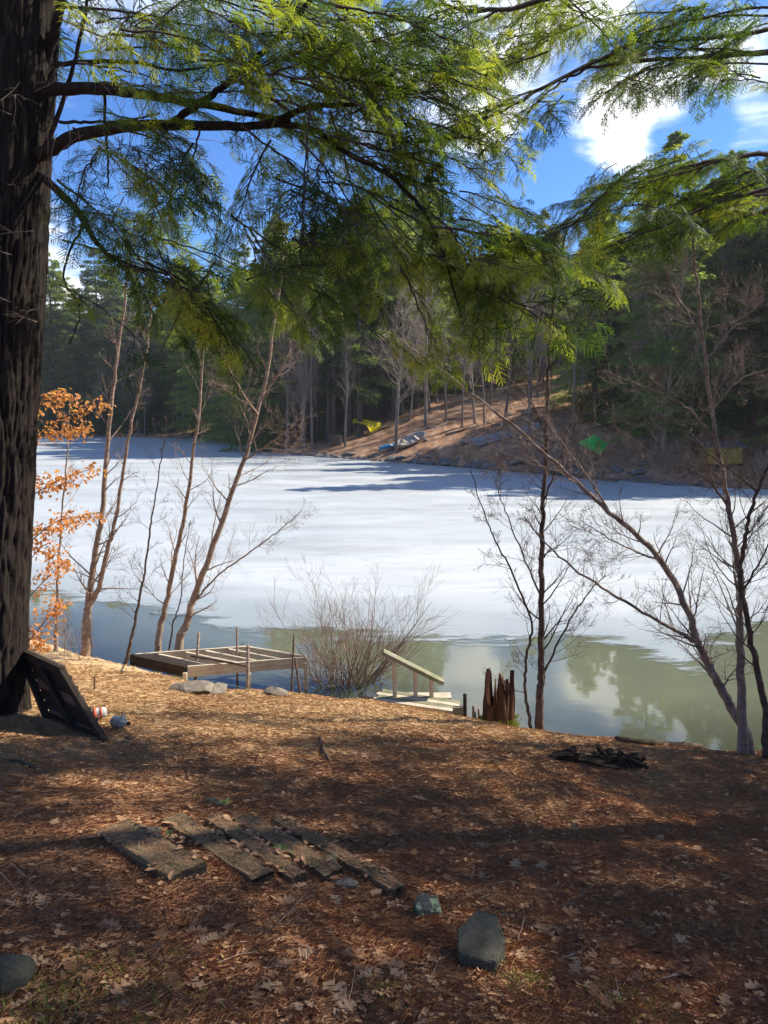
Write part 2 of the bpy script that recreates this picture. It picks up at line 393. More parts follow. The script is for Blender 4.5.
def m_cloth(col):
    def fn(nt):
        c = nt.mix(nt.ramp(nt.noise(obj_co(nt), 2, 4, .6), ((.35, 0), (.7, 1))), col, tuple(x * .75 for x in col))
        return nt.n('ShaderNodeMixShader', Fac=.4, i1=princ(nt, c, .5, None, .3), i2=nt.n('ShaderNodeBsdfTranslucent', Color=c).outputs[0]).outputs[0]
    return fn
MATS['yellow_tarp'] = mat('yellow_cloth', m_cloth((.86, .70, .02))); MATS['green_tarp'] = mat('green_cloth', m_cloth((.10, .72, .14)))
def m_ice(nt):
    g = geo_pos(nt)
    th = nt.n('ShaderNodeAttribute', {'attribute_name': 'thick'}).outputs['Fac']
    gs = nt.mapping(g, (.35, 1, 1))
    n1 = nt.noise(gs, .35, 6, .65, .3); n2 = nt.noise(nt.mapping(g, (.45, 1.3, 1)), 1.9, 7, .72, .4); n3 = nt.noise(gs, .08, 4, .6)
    c = nt.mix(nt.ramp(n1, ((.32, 0), (.6, 1))), (.39, .405, .40), (.475, .485, .48))
    c = nt.mix(nt.ramp(n3, ((.4, .55), (.62, 0))), c, (.33, .37, .38))
    c = nt.mix(nt.ramp(n2, ((.54, 0), (.68, .75))), c, (.26, .33, .37))
    vo = nt.n('ShaderNodeTexVoronoi', {'feature': 'DISTANCE_TO_EDGE'}, Vector=nt.mix(.12, nt.mapping(g, (.11, .2, 1)), nt.n('ShaderNodeTexNoise', Vector=g, Scale=.5).outputs[1]), Scale=1.0).outputs[0]
    c = nt.mix(nt.ramp(vo, ((.0, .5), (.012, 0))), c, (.33, .38, .40))
    melt = nt.n('ShaderNodeMapRange', {'interpolation_type': 'SMOOTHSTEP'}, Value=th, i1=0.0, i2=4.0, i3=1.0, i4=0.0).outputs[0]
    c = nt.mix(nt.math('MULTIPLY', melt, .45), c, (.21, .26, .28))
    p = princ(nt, c, nt.ramp(n1, ((.3, .28), (.7, .6))), bumped(nt, n2, .15, .01), .4)
    e = nt.math('ADD', nt.math('MULTIPLY', th, .9), nt.math('MULTIPLY', nt.math('SUBTRACT', nt.noise(nt.mapping(g, (.4, 1.2, 1)), 1.1, 7, .72, .3), .5), 3.2))
    e = nt.math('ADD', e, nt.math('MULTIPLY', nt.math('SUBTRACT', n2, .5), 1.2))
    alpha = nt.n('ShaderNodeMapRange', Value=e, i1=.0, i2=.4).outputs[0]
    alpha = nt.math('MULTIPLY', alpha, nt.math('SUBTRACT', 1.0, nt.math('MULTIPLY', melt, .15)))
    return nt.n('ShaderNodeMixShader', Fac=alpha, i1=nt.n('ShaderNodeBsdfTransparent').outputs[0], i2=p).outputs[0]
mat('ice', m_ice)
def m_water(nt):
    g = geo_pos(nt)
    dp = nt.n('ShaderNodeAttribute', {'attribute_name': 'depth'}).outputs['Fac']
    nb = nt.noise(nt.mapping(g, (1, 1.6, 1)), 1.6, 3, .5)
    nrm = bumped(nt, nb, .05, .02)
    murk = nt.mix(nt.noise(g, .35, 4, .6), (.085, .095, .06), (.14, .15, .105))
    deep = nt.n('ShaderNodeBsdfDiffuse', Color=murk).outputs[0]
    clear = nt.n('ShaderNodeBsdfTransparent', Color=(.78, .80, .66, 1)).outputs[0]
    body = nt.n('ShaderNodeMixShader', Fac=nt.n('ShaderNodeMapRange', Value=dp, i1=.0, i2=.42, i3=.12, i4=1.0).outputs[0], i1=clear, i2=deep).outputs[0]
    gl = nt.n('ShaderNodeBsdfGlossy', Color=(1, 1, 1, 1), Roughness=.03, Normal=nrm).outputs[0]
    fr = nt.n('ShaderNodeFresnel', IOR=1.45, Normal=nrm).outputs[0]
    return nt.n('ShaderNodeMixShader', Fac=fr, i1=body, i2=gl).outputs[0]
mat('water', m_water)

# ------------------------------------------------------------------ ground sheet, water, ice
def stretched(lo, hi, dlo, dhi, step, grow):
    core = np.arange(dlo, dhi + 1e-6, step); out = list(core)
    d, x = step, dhi
    while x < hi: d = d * grow; x += d; out.append(x)
    d, x = step, dlo; pre = []
    while x > lo: d = d * grow; x -= d; pre.append(x)
    return np.array(pre[::-1] + out)
def grid_mb(xs, ys, zf):
    X, Y = np.meshgrid(xs, ys); Z = zf(X, Y); nx = len(xs)
    v = np.stack([X, Y, Z], -1).reshape(-1, 3)
    i = (np.arange(len(ys) - 1)[:, None] * nx + np.arange(nx - 1)[None])
    f = np.stack([i, i + 1, i + 1 + nx, i + nx], -1).reshape(-1, 4)
    return v, f
gxs = stretched(-900, 900, -5.5, 5.5, .042, 1.05); gys = stretched(-300, 1300, 1.3, 11.5, .045, 1.032)
v, f = grid_mb(gxs, gys, height)
b = MB(); b.add(v, f); ground = tag(b.build('ground', MATS['ground'], smooth=True), 'needle covered bank sloping to the pond, with brown wooded slopes beyond it', kind='structure')

wx = stretched(-150, 45, -9, 9, .35, 1.08); wy = stretched(6, 150, 7, 24, .35, 1.05)
v, f = grid_mb(wx, wy, lambda X, Y: X * 0)
s_ = shore(v[:, 0], v[:, 1]); keep = (s_[f] < 1.5).any(1); fk = f[keep]
b = MB(); b.add(v, fk); wo = b.build('water', MATS['water'], smooth=True); tag(wo, 'dark open pond water along the near bank', kind='structure')
at_ = wo.data.attributes.new('depth', 'FLOAT', 'POINT'); at_.data.foreach_set('value', np.clip(-height(v[:, 0], v[:, 1]), 0, 3).astype(np.float32))
ICE_EDGE = [(-500, 560), (-150, 582), (0, 592), (60, 600), (110, 606), (160, 612), (200, 622), (250, 634), (330, 638), (420, 642), (480, 647), (530, 640), (560, 637), (600, 643), (650, 655), (690, 672),
            (740, 640), (768, 622), (900, 640), (1400, 700)]
edge = np.array([water_pt(*p) for p in ICE_EDGE])
ix = stretched(-150, 45, -12, 14, .3, 1.06); iy = stretched(6, 150, 9, 30, .25, 1.04)
v, f = grid_mb(ix, iy, lambda X, Y: X * 0 + .012)
ed = seg_dist(v[:, 0], v[:, 1], edge, False)
poly = np.concatenate([edge, [(400, 40), (400, 400), (-400, 400), (-400, 40)]])
side = np.where(inside(v[:, 0], v[:, 1], poly), 1, -1)
th = ed * side
s_ = shore(v[:, 0], v[:, 1])
farm = np.clip(-s_ * 1.3 - 1.2, -2, 8)             # open margin along the far shore
uu = v[:, 0] / v[:, 1]
farm = np.where((v[:, 1] > 30) & (uu > -.02) & (uu < .32), farm, 8)
th = np.minimum(th, farm)
keep = ((th[f] > -1.6).any(1)) & ((s_[f] < .6).any(1)); fk = f[keep]
b = MB(); b.add(v, fk); io = b.build('ice_sheet', MATS['ice'], smooth=True); tag(io, 'rotting white ice sheet covering most of the pond', kind='structure')
at_ = io.data.attributes.new('thick', 'FLOAT', 'POINT'); at_.data.foreach_set('value', th.astype(np.float32))

# ------------------------------------------------------------------ woody growth
def perp(d, rng):
    r = Vector((rng.gauss(0, 1), rng.gauss(0, 1), rng.gauss(0, 1))); return (r - r.dot(d) * d).normalized()
def twig(mb, p, d, L, r, lvl, rng, up=.12, wig=.22, kids=5, k=4, rmin=.0022, ang=.75, ratio=.55):
    """a branch and its side branches, as tubes in mb"""
    n = 5 if lvl > 0 else 4; pts = [Vector(p)]; d = Vector(d).normalized(); dirs = [d.copy()]
    for i in range(n):
        d = (d + Vector((rng.uniform(-wig, wig), rng.uniform(-wig, wig), rng.uniform(-wig, wig) + up * .6))).normalized()
        pts.append(pts[-1] + d * (L / n)); dirs.append(d.copy())
    rad = [max(rmin * .7, r * (1 - .82 * i / n)) for i in range(n + 1)]
    mb.tube(pts, rad, k if lvl > 0 else 3)
    if lvl <= 0: return
    for j in range(kids):
        t = rng.uniform(.2, .98) * n; i = min(n - 1, int(t)); q = pts[i].lerp(pts[i + 1], t - i)
        cd = (dirs[i] * math.cos(ang) + perp(dirs[i], rng) * math.sin(ang)).normalized()
        twig(mb, q, cd, L * ratio * rng.uniform(.6, 1.2) * (1.1 - .5 * t / n), max(rmin, rad[i] * .5), lvl - 1, rng, up, wig, kids, 3, rmin, ang, ratio)

def spine_children(mb, P, Rr, rng, n, Lf, t0=.25, lvl=2, ang=.85, up=.15, kids=5, rmin=.0022, side=None):
    m = len(P)
    for j in range(n):
        t = (t0 + (1 - t0) * ((j + rng.random()) / n)) * (m - 1); i = min(m - 2, int(t)); q = Vector(P[i]).lerp(Vector(P[i + 1]), t - i)
        d = (Vector(P[i + 1]) - Vector(P[i])).normalized()
        cd = (d * math.cos(ang) + perp(d, rng) * math.sin(ang)).normalized()
        L = Lf * (1.15 - .75 * t / (m - 1)) * rng.uniform(.5, 1.25)
        twig(mb, q, cd, L, max(rmin * 1.3, Rr[i] * .30), lvl, rng, up, .2, kids, 4, rmin)

def px_tree(name, label, cat, group, stems, matn, seed, twm=None, Lf=1.0, n=14, lvl=2, kids=5, k=10, rmin=.0018, root=None, wob=.012):
    """stems: list of (points [(px,py,Y)...], r0, r1); the first is the trunk, the others are its branches"""
    rng = random.Random(seed)
    base = Vector(at(*stems[0][0][0])); base.z = gz(base.x, base.y) - .05
    t = empty(name, base, label, cat, group)
    tw = MB()
    for si, (pp, r0, r1) in enumerate(stems):
        P = [at(*q) - base for q in pp]
        if si == 0: P[0] = Vector((0, 0, -.15))
        C = catmull(P, 7); m = len(C)
        for a in range(3): C[1:-1, a] += np.array([rng.uniform(-wob, wob) for _ in range(m - 2)])
        q = np.linspace(0, 1, m); rr = r0 + (r1 - r0) * q ** .85
        if si == 0: rr = rr * (1 + .55 * np.exp(-q * m / 3.0))
        b = MB(); b.tube(C, rr, k if si == 0 else 7); b.build('trunk' if si == 0 else 'branch', MATS[matn], t, True)
        nn = max(3, int(n * (1.25 if si == 0 else .8)))
        spine_children(tw, C, rr, rng, nn, Lf * (1 if si == 0 else .75), .22 if si == 0 else .12, lvl, kids=kids, rmin=rmin)
    tag(tw.build('twigs', MATS[twm or matn], t, True), kind='stuff')
    return t

# ------------------------------------------------------------------ hemlock foliage: needles -> spray -> bough
def make_spray(rng, L=.22):
    V, F, TW = [], [], []
    def twiglet(p, ang, l, droop):
        n = max(3, int(l / .0066)); ca, sa = math.cos(ang), math.sin(ang)
        for i in range(n):
            t = (i + .5) / n; x = p[0] + ca * l * t; y = p[1] + sa * l * t; z = p[2] - droop * t * t
            nl = .0105 * (1 - .35 * t) * rng.uniform(.8, 1.15)
            for sg in (1, -1):
                a2 = ang + sg * rng.uniform(.85, 1.2); ex = x + math.cos(a2) * nl; ey = y + math.sin(a2) * nl; ez = z + rng.uniform(-.003, .003)
                wx, wy = ca * .0046, sa * .0046; b0 = len(V)
                V.extend([(x - wx, y - wy, z), (x + wx, y + wy, z), (ex, ey, ez)]); F.append((b0, b0 + 1, b0 + 2))
        TW.append(((p[0], p[1], p[2]), (p[0] + ca * l, p[1] + sa * l, p[2] - droop)))
    twiglet((0, 0, 0), 0, L, .05)
    n = 5
    for i in range(n):
        t = .10 + .80 * i / n
        for sg in (1, -1):
            l = L * .55 * (1 - t * .65) * rng.uniform(.6, 1.2); z = -.05 * t * t
            twiglet((L * t + rng.uniform(0, .02), 0, z), sg * rng.uniform(.6, 1.0), l, .015 + .2 * l)
    return np.array(V), np.array(F), TW
_rs = random.Random(5)
SPRAYS = [make_spray(_rs, .20 + .025 * k) for k in range(4)]

def make_bough(seed, L=1.5, wide=.42, droop=.22, dens=1.0):
    rng = random.Random(seed); fo = MB(); wd = MB()
    n = 9; main = [Vector((L * i / n, .05 * L * math.sin(i * .8 + seed) * .5, -droop * L * (i / n) ** 2 + rng.uniform(-.012, .012))) for i in range(n + 1)]
    wd.tube(main, [.0085 * L * (1 - .8 * i / n) + .0012 for i in range(n + 1)], 5)
    VV, FF, off = [], [], 0
    def put(p, yaw, pitch, roll, s):
        nonlocal off
        V, F, TW = SPRAYS[rng.randrange(4)]
        M3 = (Matrix.Rotation(yaw, 3, 'Z') @ Matrix.Rotation(pitch, 3, 'Y') @ Matrix.Rotation(roll, 3, 'X'))
        A = np.array(M3)
        VV.append((V * s) @ A.T + np.array(p)); FF.append(F + off); off += len(V)
        e = M3 @ Vector((SPRAYS[0][2][0][1])) * s
        wd.tube([p, Vector(p) + e * .9], [.0016, .0007], 3)
    ns = int(19 * dens)
    for j in range(ns):
        t = .10 + .88 * (j + rng.random() * .7) / ns; i = min(n - 1, int(t * n)); p = main[i].lerp(main[i + 1], t * n - i)
        sg = 1 if j % 2 else -1
        sl = L * wide * (1.15 - .85 * t) * rng.uniform(.55, 1.15); a = sg * rng.uniform(.75, 1.1)
        m = 5; sp = [Vector(p)]; el = rng.uniform(-.15, .25)
        for q in range(m):
            el -= .07; a += rng.uniform(-.1, .1)
            sp.append(sp[-1] + Vector((math.cos(a) * math.cos(el), math.sin(a) * math.cos(el), math.sin(el))) * sl / m)
        wd.tube(sp, [.0058 * (1 - .75 * q / m) for q in range(m + 1)], 4)
        k = max(2, int(sl / .078))
        for q in range(k):
            tt = (q + .6) / k; ii = min(m - 1, int(tt * m)); pp = sp[ii].lerp(sp[ii + 1], tt * m - ii)
            s2 = 1 if q % 2 else -1
            put(pp, a + s2 * rng.uniform(.3, 1.15), rng.uniform(-.15, .65), rng.uniform(-.6, .6), rng.uniform(.55, 1.1))
        put(sp[-1], a, rng.uniform(.25, .75), rng.uniform(-.5, .5), rng.uniform(.6, 1))
    put(main[-1], 0, .5, 0, 1)
    for q in range(6): put(main[4 + q % 5], rng.uniform(-.6, .6), rng.uniform(.1, .9), rng.uniform(-1, 1), .7)
    fo.add(np.concatenate(VV), np.concatenate(FF))
    return wd.mesh('bough', MATS['dark_twig'], True), fo.mesh('foliage', MATS['hemlock_needles'])
BOUGHS = [make_bough(s, 1.5, w_, d_, dn) for s, w_, d_, dn in ((1, .42, .08, 1.0), (2, .36, .16, .95), (3, .46, .04, 1.0), (4, .36, .24, .9), (5, .44, .12, .7), (6, .5, .16, 1.0))]
SHORT = [make_bough(20 + q, .7, w_, d_, dn) for q, (w_, d_, dn) in enumerate(((.6, .15, .48), (.55, .25, .42), (.66, .1, .5), (.58, .32, .4), (.5, .2, .38)))]
def place_clumps(tree, p0, p1, Y0, Y1, rng):
    """a thin limb from p0 to p1 with short separate sprays springing off it every which way"""
    n = max(2, round(math.hypot(p1[0] - p0[0], p1[1] - p0[1]) / 66)); a, c = at(*p0, Y0), at(*p1, Y1)
    mid = a.lerp(c, .5) + Vector((0, rng.uniform(-.1, .1), .05 * (c - a).length))
    limb(tree, [a, mid, c], .009, .003, k=5, matn='dark_twig', wob=.008, seed=rng.randrange(9999))
    x = (c - a).normalized()
    for i in range(n):
        q = (i + rng.uniform(.15, .75)) / n; b0 = a.lerp(mid, q * 2) if q < .5 else mid.lerp(c, q * 2 - 1)
        d = (x + Vector((rng.uniform(-.9, .9), rng.uniform(-.9, .9), rng.uniform(-.6, .4)))).normalized()
        place_bough(tree, b0, b0 + d * rng.uniform(.3, .62), rng, roll=rng.uniform(-.7, .7), bank=SHORT)
def place_bough(tree, a, c, rng, roll=None, kind=None, thick=1.0, bank=None):
    """a bough of the given tree from world point a to world point c"""
    a, c = Vector(a), Vector(c); x = (c - a); L = x.length; x.normalize()
    up = Vector((0, 0, 1)); y = up.cross(x).normalized(); z = x.cross(y)
    M3 = Matrix((x, y, z)).transposed()
    tilt = Matrix.Rotation(-.12, 3, 'Y'); M3 = M3 @ tilt @ Matrix.Rotation(rng.uniform(-.45, .45) if roll is None else roll, 3, 'X')
    bk_ = bank or BOUGHS; bm, fm = bk_[rng.randrange(len(bk_))]
    s = L / (.7 if bank else 1.5)
    o = link('bough', bm, tree); o.matrix_local = Matrix.Translation(a - tree.location) @ M3.to_4x4() @ Matrix.Diagonal((s, s * thick, s * thick, 1))
    link('foliage', fm, o)
    return o

def limb(tree, pts, r0, r1, name='limb', k=9, matn='hemlock_bark', wob=.006, seed=1):
    rng = random.Random(seed); C = catmull([Vector(p) - tree.location for p in pts], 7); m = len(C)
    for a in range(3): C[1:-1, a] += np.array([rng.uniform(-wob, wob) for _ in range(m - 2)])
    b = MB(); b.tube(C, np.linspace(r0, r1, m) * np.array([rng.uniform(.96, 1.05) for _ in range(m)]), k)
    return b.build(name, MATS[matn], tree, True)

def bark_trunk(tree, h, r0, r1, seg=150, rows=420, depth=.035, flare=.35, lean=(0, 0), z0=-.3, name='trunk', scale=1.0):
    zz = np.linspace(z0, h, rows); th_ = np.arange(seg) / seg * 2 * PI
    Zg, T = np.meshgrid(zz, th_, indexing='ij'); q = np.clip(Zg / h, 0, 1)
    rr = r0 + (r1 - r0) * q
    rr = rr + r0 * flare * np.exp(-np.clip(Zg, -1, None) / .28) * (1 + .45 * np.cos(T * 5 + 1) + .25 * np.cos(T * 3))
    cxn, cyn = np.cos(T) * r0 * 16 * scale, np.sin(T) * r0 * 16 * scale
    warp = fbm(cxn * .35, cyn * .35, Zg * .8, 2)
    n1 = np.abs(fbm(cxn * 1.5 + warp * .9, cyn * 1.5 + warp * .9, Zg * 2.2, 3))
    n2 = fbm(cxn * 2.5, cyn * 2.5, Zg * 9, 3)
    rr = rr + depth * (np.clip(n1 * 1.7, 0, 1) - .5) + depth * .22 * n2 + .02 * fbm(np.cos(T) * 2, np.sin(T) * 2, Zg * .9, 2)
    x = rr * np.cos(T) + lean[0] * Zg; y = rr * np.sin(T) + lean[1] * Zg
    i = (np.arange(rows - 1)[:, None] * seg + np.arange(seg)[None]); i2 = np.arange(rows - 1)[:, None] * seg + (np.arange(seg)[None] + 1) % seg
    b = MB(); b.add(np.stack([x, y, Zg], -1).reshape(-1, 3), np.stack([i, i2, i2 + seg, i + seg], -1).reshape(-1, 4))
    return b.build(name, MATS['hemlock_bark'], tree, True)

# --- the big hemlock at the left edge
rng = random.Random(11)
TX, TY = -3.98, 7.0
T = empty('hemlock_tree', (TX, TY, gz(TX, TY)), 'big furrowed hemlock trunk at the left edge with long limbs over the bank', 'tree')
bark_trunk(T, 15, .37, .22, lean=(.125, .0), seg=220, rows=620, depth=.03, flare=.14)
LIMBS = [([(20, 92, 7.0), (60, 89, 6.8), (110, 90, 6.6), (155, 97, 6.4), (215, 107, 6.2), (290, 122, 6.0)], .062, .02),
         ([(25, 158, 6.95), (50, 150, 6.8), (75, 136, 6.6), (125, 127, 6.3), (200, 125, 6.1), (260, 125, 5.9), (310, 107, 5.8), (360, 104, 5.7)], .066, .014),
         ([(170, 124, 6.15), (200, 103, 6.1), (225, 85, 6.0), (270, 45, 5.9), (310, 0, 5.8), (340, -50, 5.7)], .03, .014),
         ([(30, 165, 7), (55, 188, 6.8), (78, 212, 6.6), (95, 240, 6.4), (120, 262, 6.3), (170, 275, 6.2)], .04, .01),
         ([(40, 75, 7), (52, 40, 6.9), (62, 0, 6.8), (70, -60, 6.7)], .05, .03),
         ([(45, 150, 6.9), (66, 90, 6.9), (82, 30, 6.9), (95, -40, 6.9)], .022, .012),
         ([(104, 92, 6.6), (106, 130, 6.6), (108, 165, 6.58), (108, 188, 6.6)], .014, .006),
         ([(260, 125, 5.9), (310, 128, 5.8), (350, 155, 5.7), (384, 172, 5.6), (415, 200, 5.6), (432, 225, 5.6), (446, 262, 5.6), (461, 318, 5.6)], .024, .006),
         ([(446, 262, 5.6), (470, 285, 5.7), (500, 298, 5.8), (534, 318, 5.9)], .011, .004),
         ([(60, 122, 6.7), (95, 122, 6.5), (130, 120, 6.3), (160, 113, 6.2)], .014, .006),
         ([(55, 65, 6.8), (85, 62, 6.7), (130, 62, 6.6), (180, 70, 6.4), (240, 60, 6.2)], .022, .008),
         ([(84, 225, 6.5), (70, 250, 6.4), (64, 280, 6.3), (80, 310, 6.2), (70, 345, 6.2)], .012, .004),
         ([(145, 262, 6.2), (190, 285, 6.1), (215, 320, 6.0), (232, 350, 6.0)], .011, .004)]
for k, (pp, r0, r1) in enumerate(LIMBS): limb(T, [at(*p) for p in pp], r0, r1, seed=k)
dt = MB()
for k in range(34):      # dead twigs hanging off the limbs near the trunk
    px, py = rng.uniform(45, 200), rng.choice([92, 128, 130, 125, 70, 190]) + rng.uniform(-6, 10)
    twig(dt, at(px, py, 6.5) - T.location, (rng.uniform(-.4, .6), rng.uniform(-.4, .2), rng.uniform(-1, .3)), rng.uniform(.3, .9), .004, 1, rng, -.25, .3, 4, 3, .0016)
for k in range(14):      # fine fallen-branch stubs on the trunk itself
    py = rng.uniform(20, 330)
    twig(dt, at(rng.uniform(5, 44), py, 6.65) - T.location, (rng.uniform(-.7, 1), -.6, rng.uniform(-.6, .5)), rng.uniform(.15, .5), .004, 1, rng, -.1, .3, 3, 3, .0016)
tag(dt.build('dead_twigs', MATS['birch_bark'], T, True), kind='stuff')

LEFT_B = [(60, 8, 230, 34), (110, 35, 285, 66), (200, -5, 340, 60), (150, 95, 335, 116), (230, 110, 400, 160), (240, 125, 335, 205), (270, 60, 425, 96),
          (300, -5, 430, 62), (120, -20, 260, 20), (225, 85, 360, 50), (270, 45, 400, 10), (200, 60, 330, 90), (290, 80, 420, 130), (260, 120, 420, 190),
          (330, 135, 460, 175), (384, 172, 520, 235), (330, 170, 450, 265), (415, 200, 505, 292), (432, 225, 560, 262), (446, 262, 545, 322), (350, 155, 470, 215),
          (310, 107, 300, 240), (330, 110, 365, 235), (60, 180, 150, 262), (62, 240, 205, 300), (100, 250, 236, 335), (150, 235, 295, 300), (170, 275, 240, 395),
          (190, 285, 255, 370), (230, 215, 335, 302), (290, 190, 405, 262), (60, 285, 152, 352), (215, 262, 160, 352), (245, 280, 345, 262), (120, 262, 215, 320),
          (75, 212, 150, 225), (200, 128, 180, 215), (270, 140, 230, 260), (250, 230, 290, 310), (300, 230, 350, 285), (400, 265, 432, 345), (370, 200, 410, 290), (60, 20, 150, 60),
          (250, 0, 350, 15), (340, 20, 460, 30), (400, 60, 500, 100), (365, 95, 470, 120), (60, -30, 200, -5), (220, 30, 320, 130), (320, 40, 420, 160), (300, 140, 380, 250)]
for k in range(20):      # short drooping sprays filling the lower boughs
    x0, y0 = rng.uniform(70, 340), rng.uniform(140, 300)
    LEFT_B.append((x0, y0, x0 + rng.uniform(-30, 90), y0 + rng.uniform(25, 75)))
for k in range(14): x0, y0 = rng.uniform(430, 540), rng.uniform(190, 270); LEFT_B.append((x0, y0, x0 + rng.uniform(-20, 80), y0 + rng.uniform(20, 60)))
for k in range(26): x0, y0 = rng.uniform(70, 440), rng.uniform(-20, 130); LEFT_B.append((x0, y0, x0 + rng.uniform(60, 120), y0 + rng.uniform(10, 50)))
for (x0, y0, x1, y1) in LEFT_B:
    Y = 6.6 - .9 * min(1, x0 / 300) + rng.uniform(-.5, .5); dY = rng.uniform(-.5, .5)
    if rng.random() < .3: place_bough(T, at(x0, y0, Y), at(x1, y1, Y + dY), rng)
    else: place_clumps(T, (x0, y0), (x1, y1), Y, Y + dY, rng)
    if rng.random() < .25:
        j = 30; Y2 = Y + rng.uniform(-1.0, 1.2)
        place_clumps(T, (x0 + rng.uniform(-j, j), y0 + rng.uniform(-j, j)), (x1 + rng.uniform(-j, j), y1 + rng.uniform(-j, j)), Y2, Y2 + dY, rng)
# the crown above the picture
for k in range(24):
    z = rng.uniform(8.2, 15); a = rng.uniform(0, 2 * PI); L = (16.5 - z) * .42 + rng.uniform(-.3, .5)
    p = Vector((TX + .125 * (z - 2), TY, z)); place_bough(T, p, p + Vector((math.cos(a), math.sin(a), rng.uniform(-.15, .2))) * L, rng, roll=rng.uniform(-.25, .25))

# --- hemlocks standing on the bank to the right, outside the picture; their boughs reach in
def in_view(p):
    v = Vector(p) - Vector((0, 0, EYE)); cp, sp = math.cos(PITCH), math.sin(PITCH); dz = v.y * cp - v.z * sp
    if dz < .3: return False
    px, py = 384 + FPX * v.x / dz, 512 - FPX * (v.y * sp + v.z * cp) / dz
    return px < 850 and py > 90
def side_hemlock(x, y, h, r, seed, label, n=46, z0=2.2, spread=.34):
    g = random.Random(seed); t = empty('hemlock_tree', (x, y, gz(x, y)), label, 'tree', 'hemlocks on the near bank')
    bark_trunk(t, h * .97, r, .03, seg=40, rows=90, depth=.03)
    for k in range(n):
        q = (k + g.random()) / n; z = z0 + (h - z0) * q; a = g.uniform(0, 2 * PI); L = (h - z) * spread + .5 + g.uniform(-.3, .3)
        p = t.location + Vector((0, 0, z)); e = p + Vector((math.cos(a), math.sin(a), g.uniform(-.2, .15))) * L
        if any(in_view(p.lerp(e, f_)) for f_ in (.4, .7, 1.0, 1.2)): continue     # lower boughs on the water side have died off
        place_bough(t, p, e, g, roll=g.uniform(-.3, .3))
    return t
H1 = side_hemlock(8.0, 6.9, 15, .24, 21, 'tall hemlock on the near bank whose boughs enter from the upper right', 36, 3.5, .29)
H2 = side_hemlock(9.6, 4.4, 17, .26, 22, 'thick hemlock set back from the water on the right', 28, 3.0, .36)
H3 = side_hemlock(6.2, 2.6, 13, .2, 23, 'slender hemlock closest to the viewer on the right', 24, 5.0, .34)
RIGHT_L = [([(900, 40, 7.5), (768, 52, 7.2), (690, 58, 7.0), (599, 66, 6.8), (560, 82, 6.7)], .03, .008), ([(900, 130, 7.5), (768, 153, 7.2), (720, 160, 7.0), (664, 173, 6.9), (620, 190, 6.8)], .028, .006),
           ([(900, 150, 7.2), (768, 189, 7.0), (710, 205, 6.9), (664, 226, 6.8), (600, 250, 6.7)], .026, .005), ([(720, -60, 6.5), (600, -20, 6.4), (500, 10, 6.2), (434, 5, 6.1)], .03, .01),
           ([(640, 40, 6.9), (549, 85, 6.6), (504, 110, 6.4), (434, 132, 6.2)], .018, .007), ([(830, 10, 7.4), (768, 30, 7.2), (700, 38, 7.0), (640, 44, 6.9)], .025, .012)]
for k, (pp, r0, r1) in enumerate(RIGHT_L): limb(H1, [at(*p) for p in pp], r0, r1, seed=40 + k, matn='dark_twig', wob=.01)
RIGHT_B = [(768, 52, 600, 66), (780, 8, 620, 34), (690, 58, 590, 100), (770, 62, 650, 84), (768, 153, 640, 182), (720, 160, 600, 212), (768, 189, 640, 236), (664, 226, 560, 262),
           (700, 205, 600, 190), (560, 0, 625, 62), (600, 20, 500, 60), (640, 40, 540, 92), (549, 85, 434, 132), (504, 110, 400, 170), (560, 82, 500, 150), (500, 10, 420, 60),
           (520, -20, 600, 30), (434, 5, 400, 90), (600, -10, 480, 30), (700, 10, 590, 20), (480, 140, 560, 92), (540, 240, 650, 200), (600, 210, 500, 262), (620, 190, 520, 250), (760, 20, 700, 70),
           (640, 180, 570, 232), (560, 230, 480, 300), (800, 100, 720, 80)]
for k in range(12): x0, y0 = rng.uniform(600, 790), rng.uniform(160, 215); RIGHT_B.append((x0, y0, x0 - rng.uniform(40, 100), y0 + rng.uniform(5, 50)))
for k in range(8): x0, y0 = rng.uniform(460, 640), rng.uniform(-10, 70); RIGHT_B.append((x0, y0, x0 - rng.uniform(30, 90), y0 + rng.uniform(15, 60)))
for (x0, y0, x1, y1) in RIGHT_B:
    Y = 6.9 + rng.uniform(-.4, .6) if x0 > 560 else 6.3 + rng.uniform(-.4, .5); dY = rng.uniform(-.4, .4)
    if rng.random() < .4: place_bough(H1, at(x0, y0, Y), at(x1, y1, Y + dY), rng)
    else: place_clumps(H1, (x0, y0), (x1, y1), Y, Y + dY, rng)
    if rng.random() < .45:
        j = 16; place_bough(H1, at(x0 + rng.uniform(-j, j), y0 + rng.uniform(-j, j), Y + .6), at(x1 + rng.uniform(-j, j), y1 + rng.uniform(-j, j), Y + .6 + dY), rng)

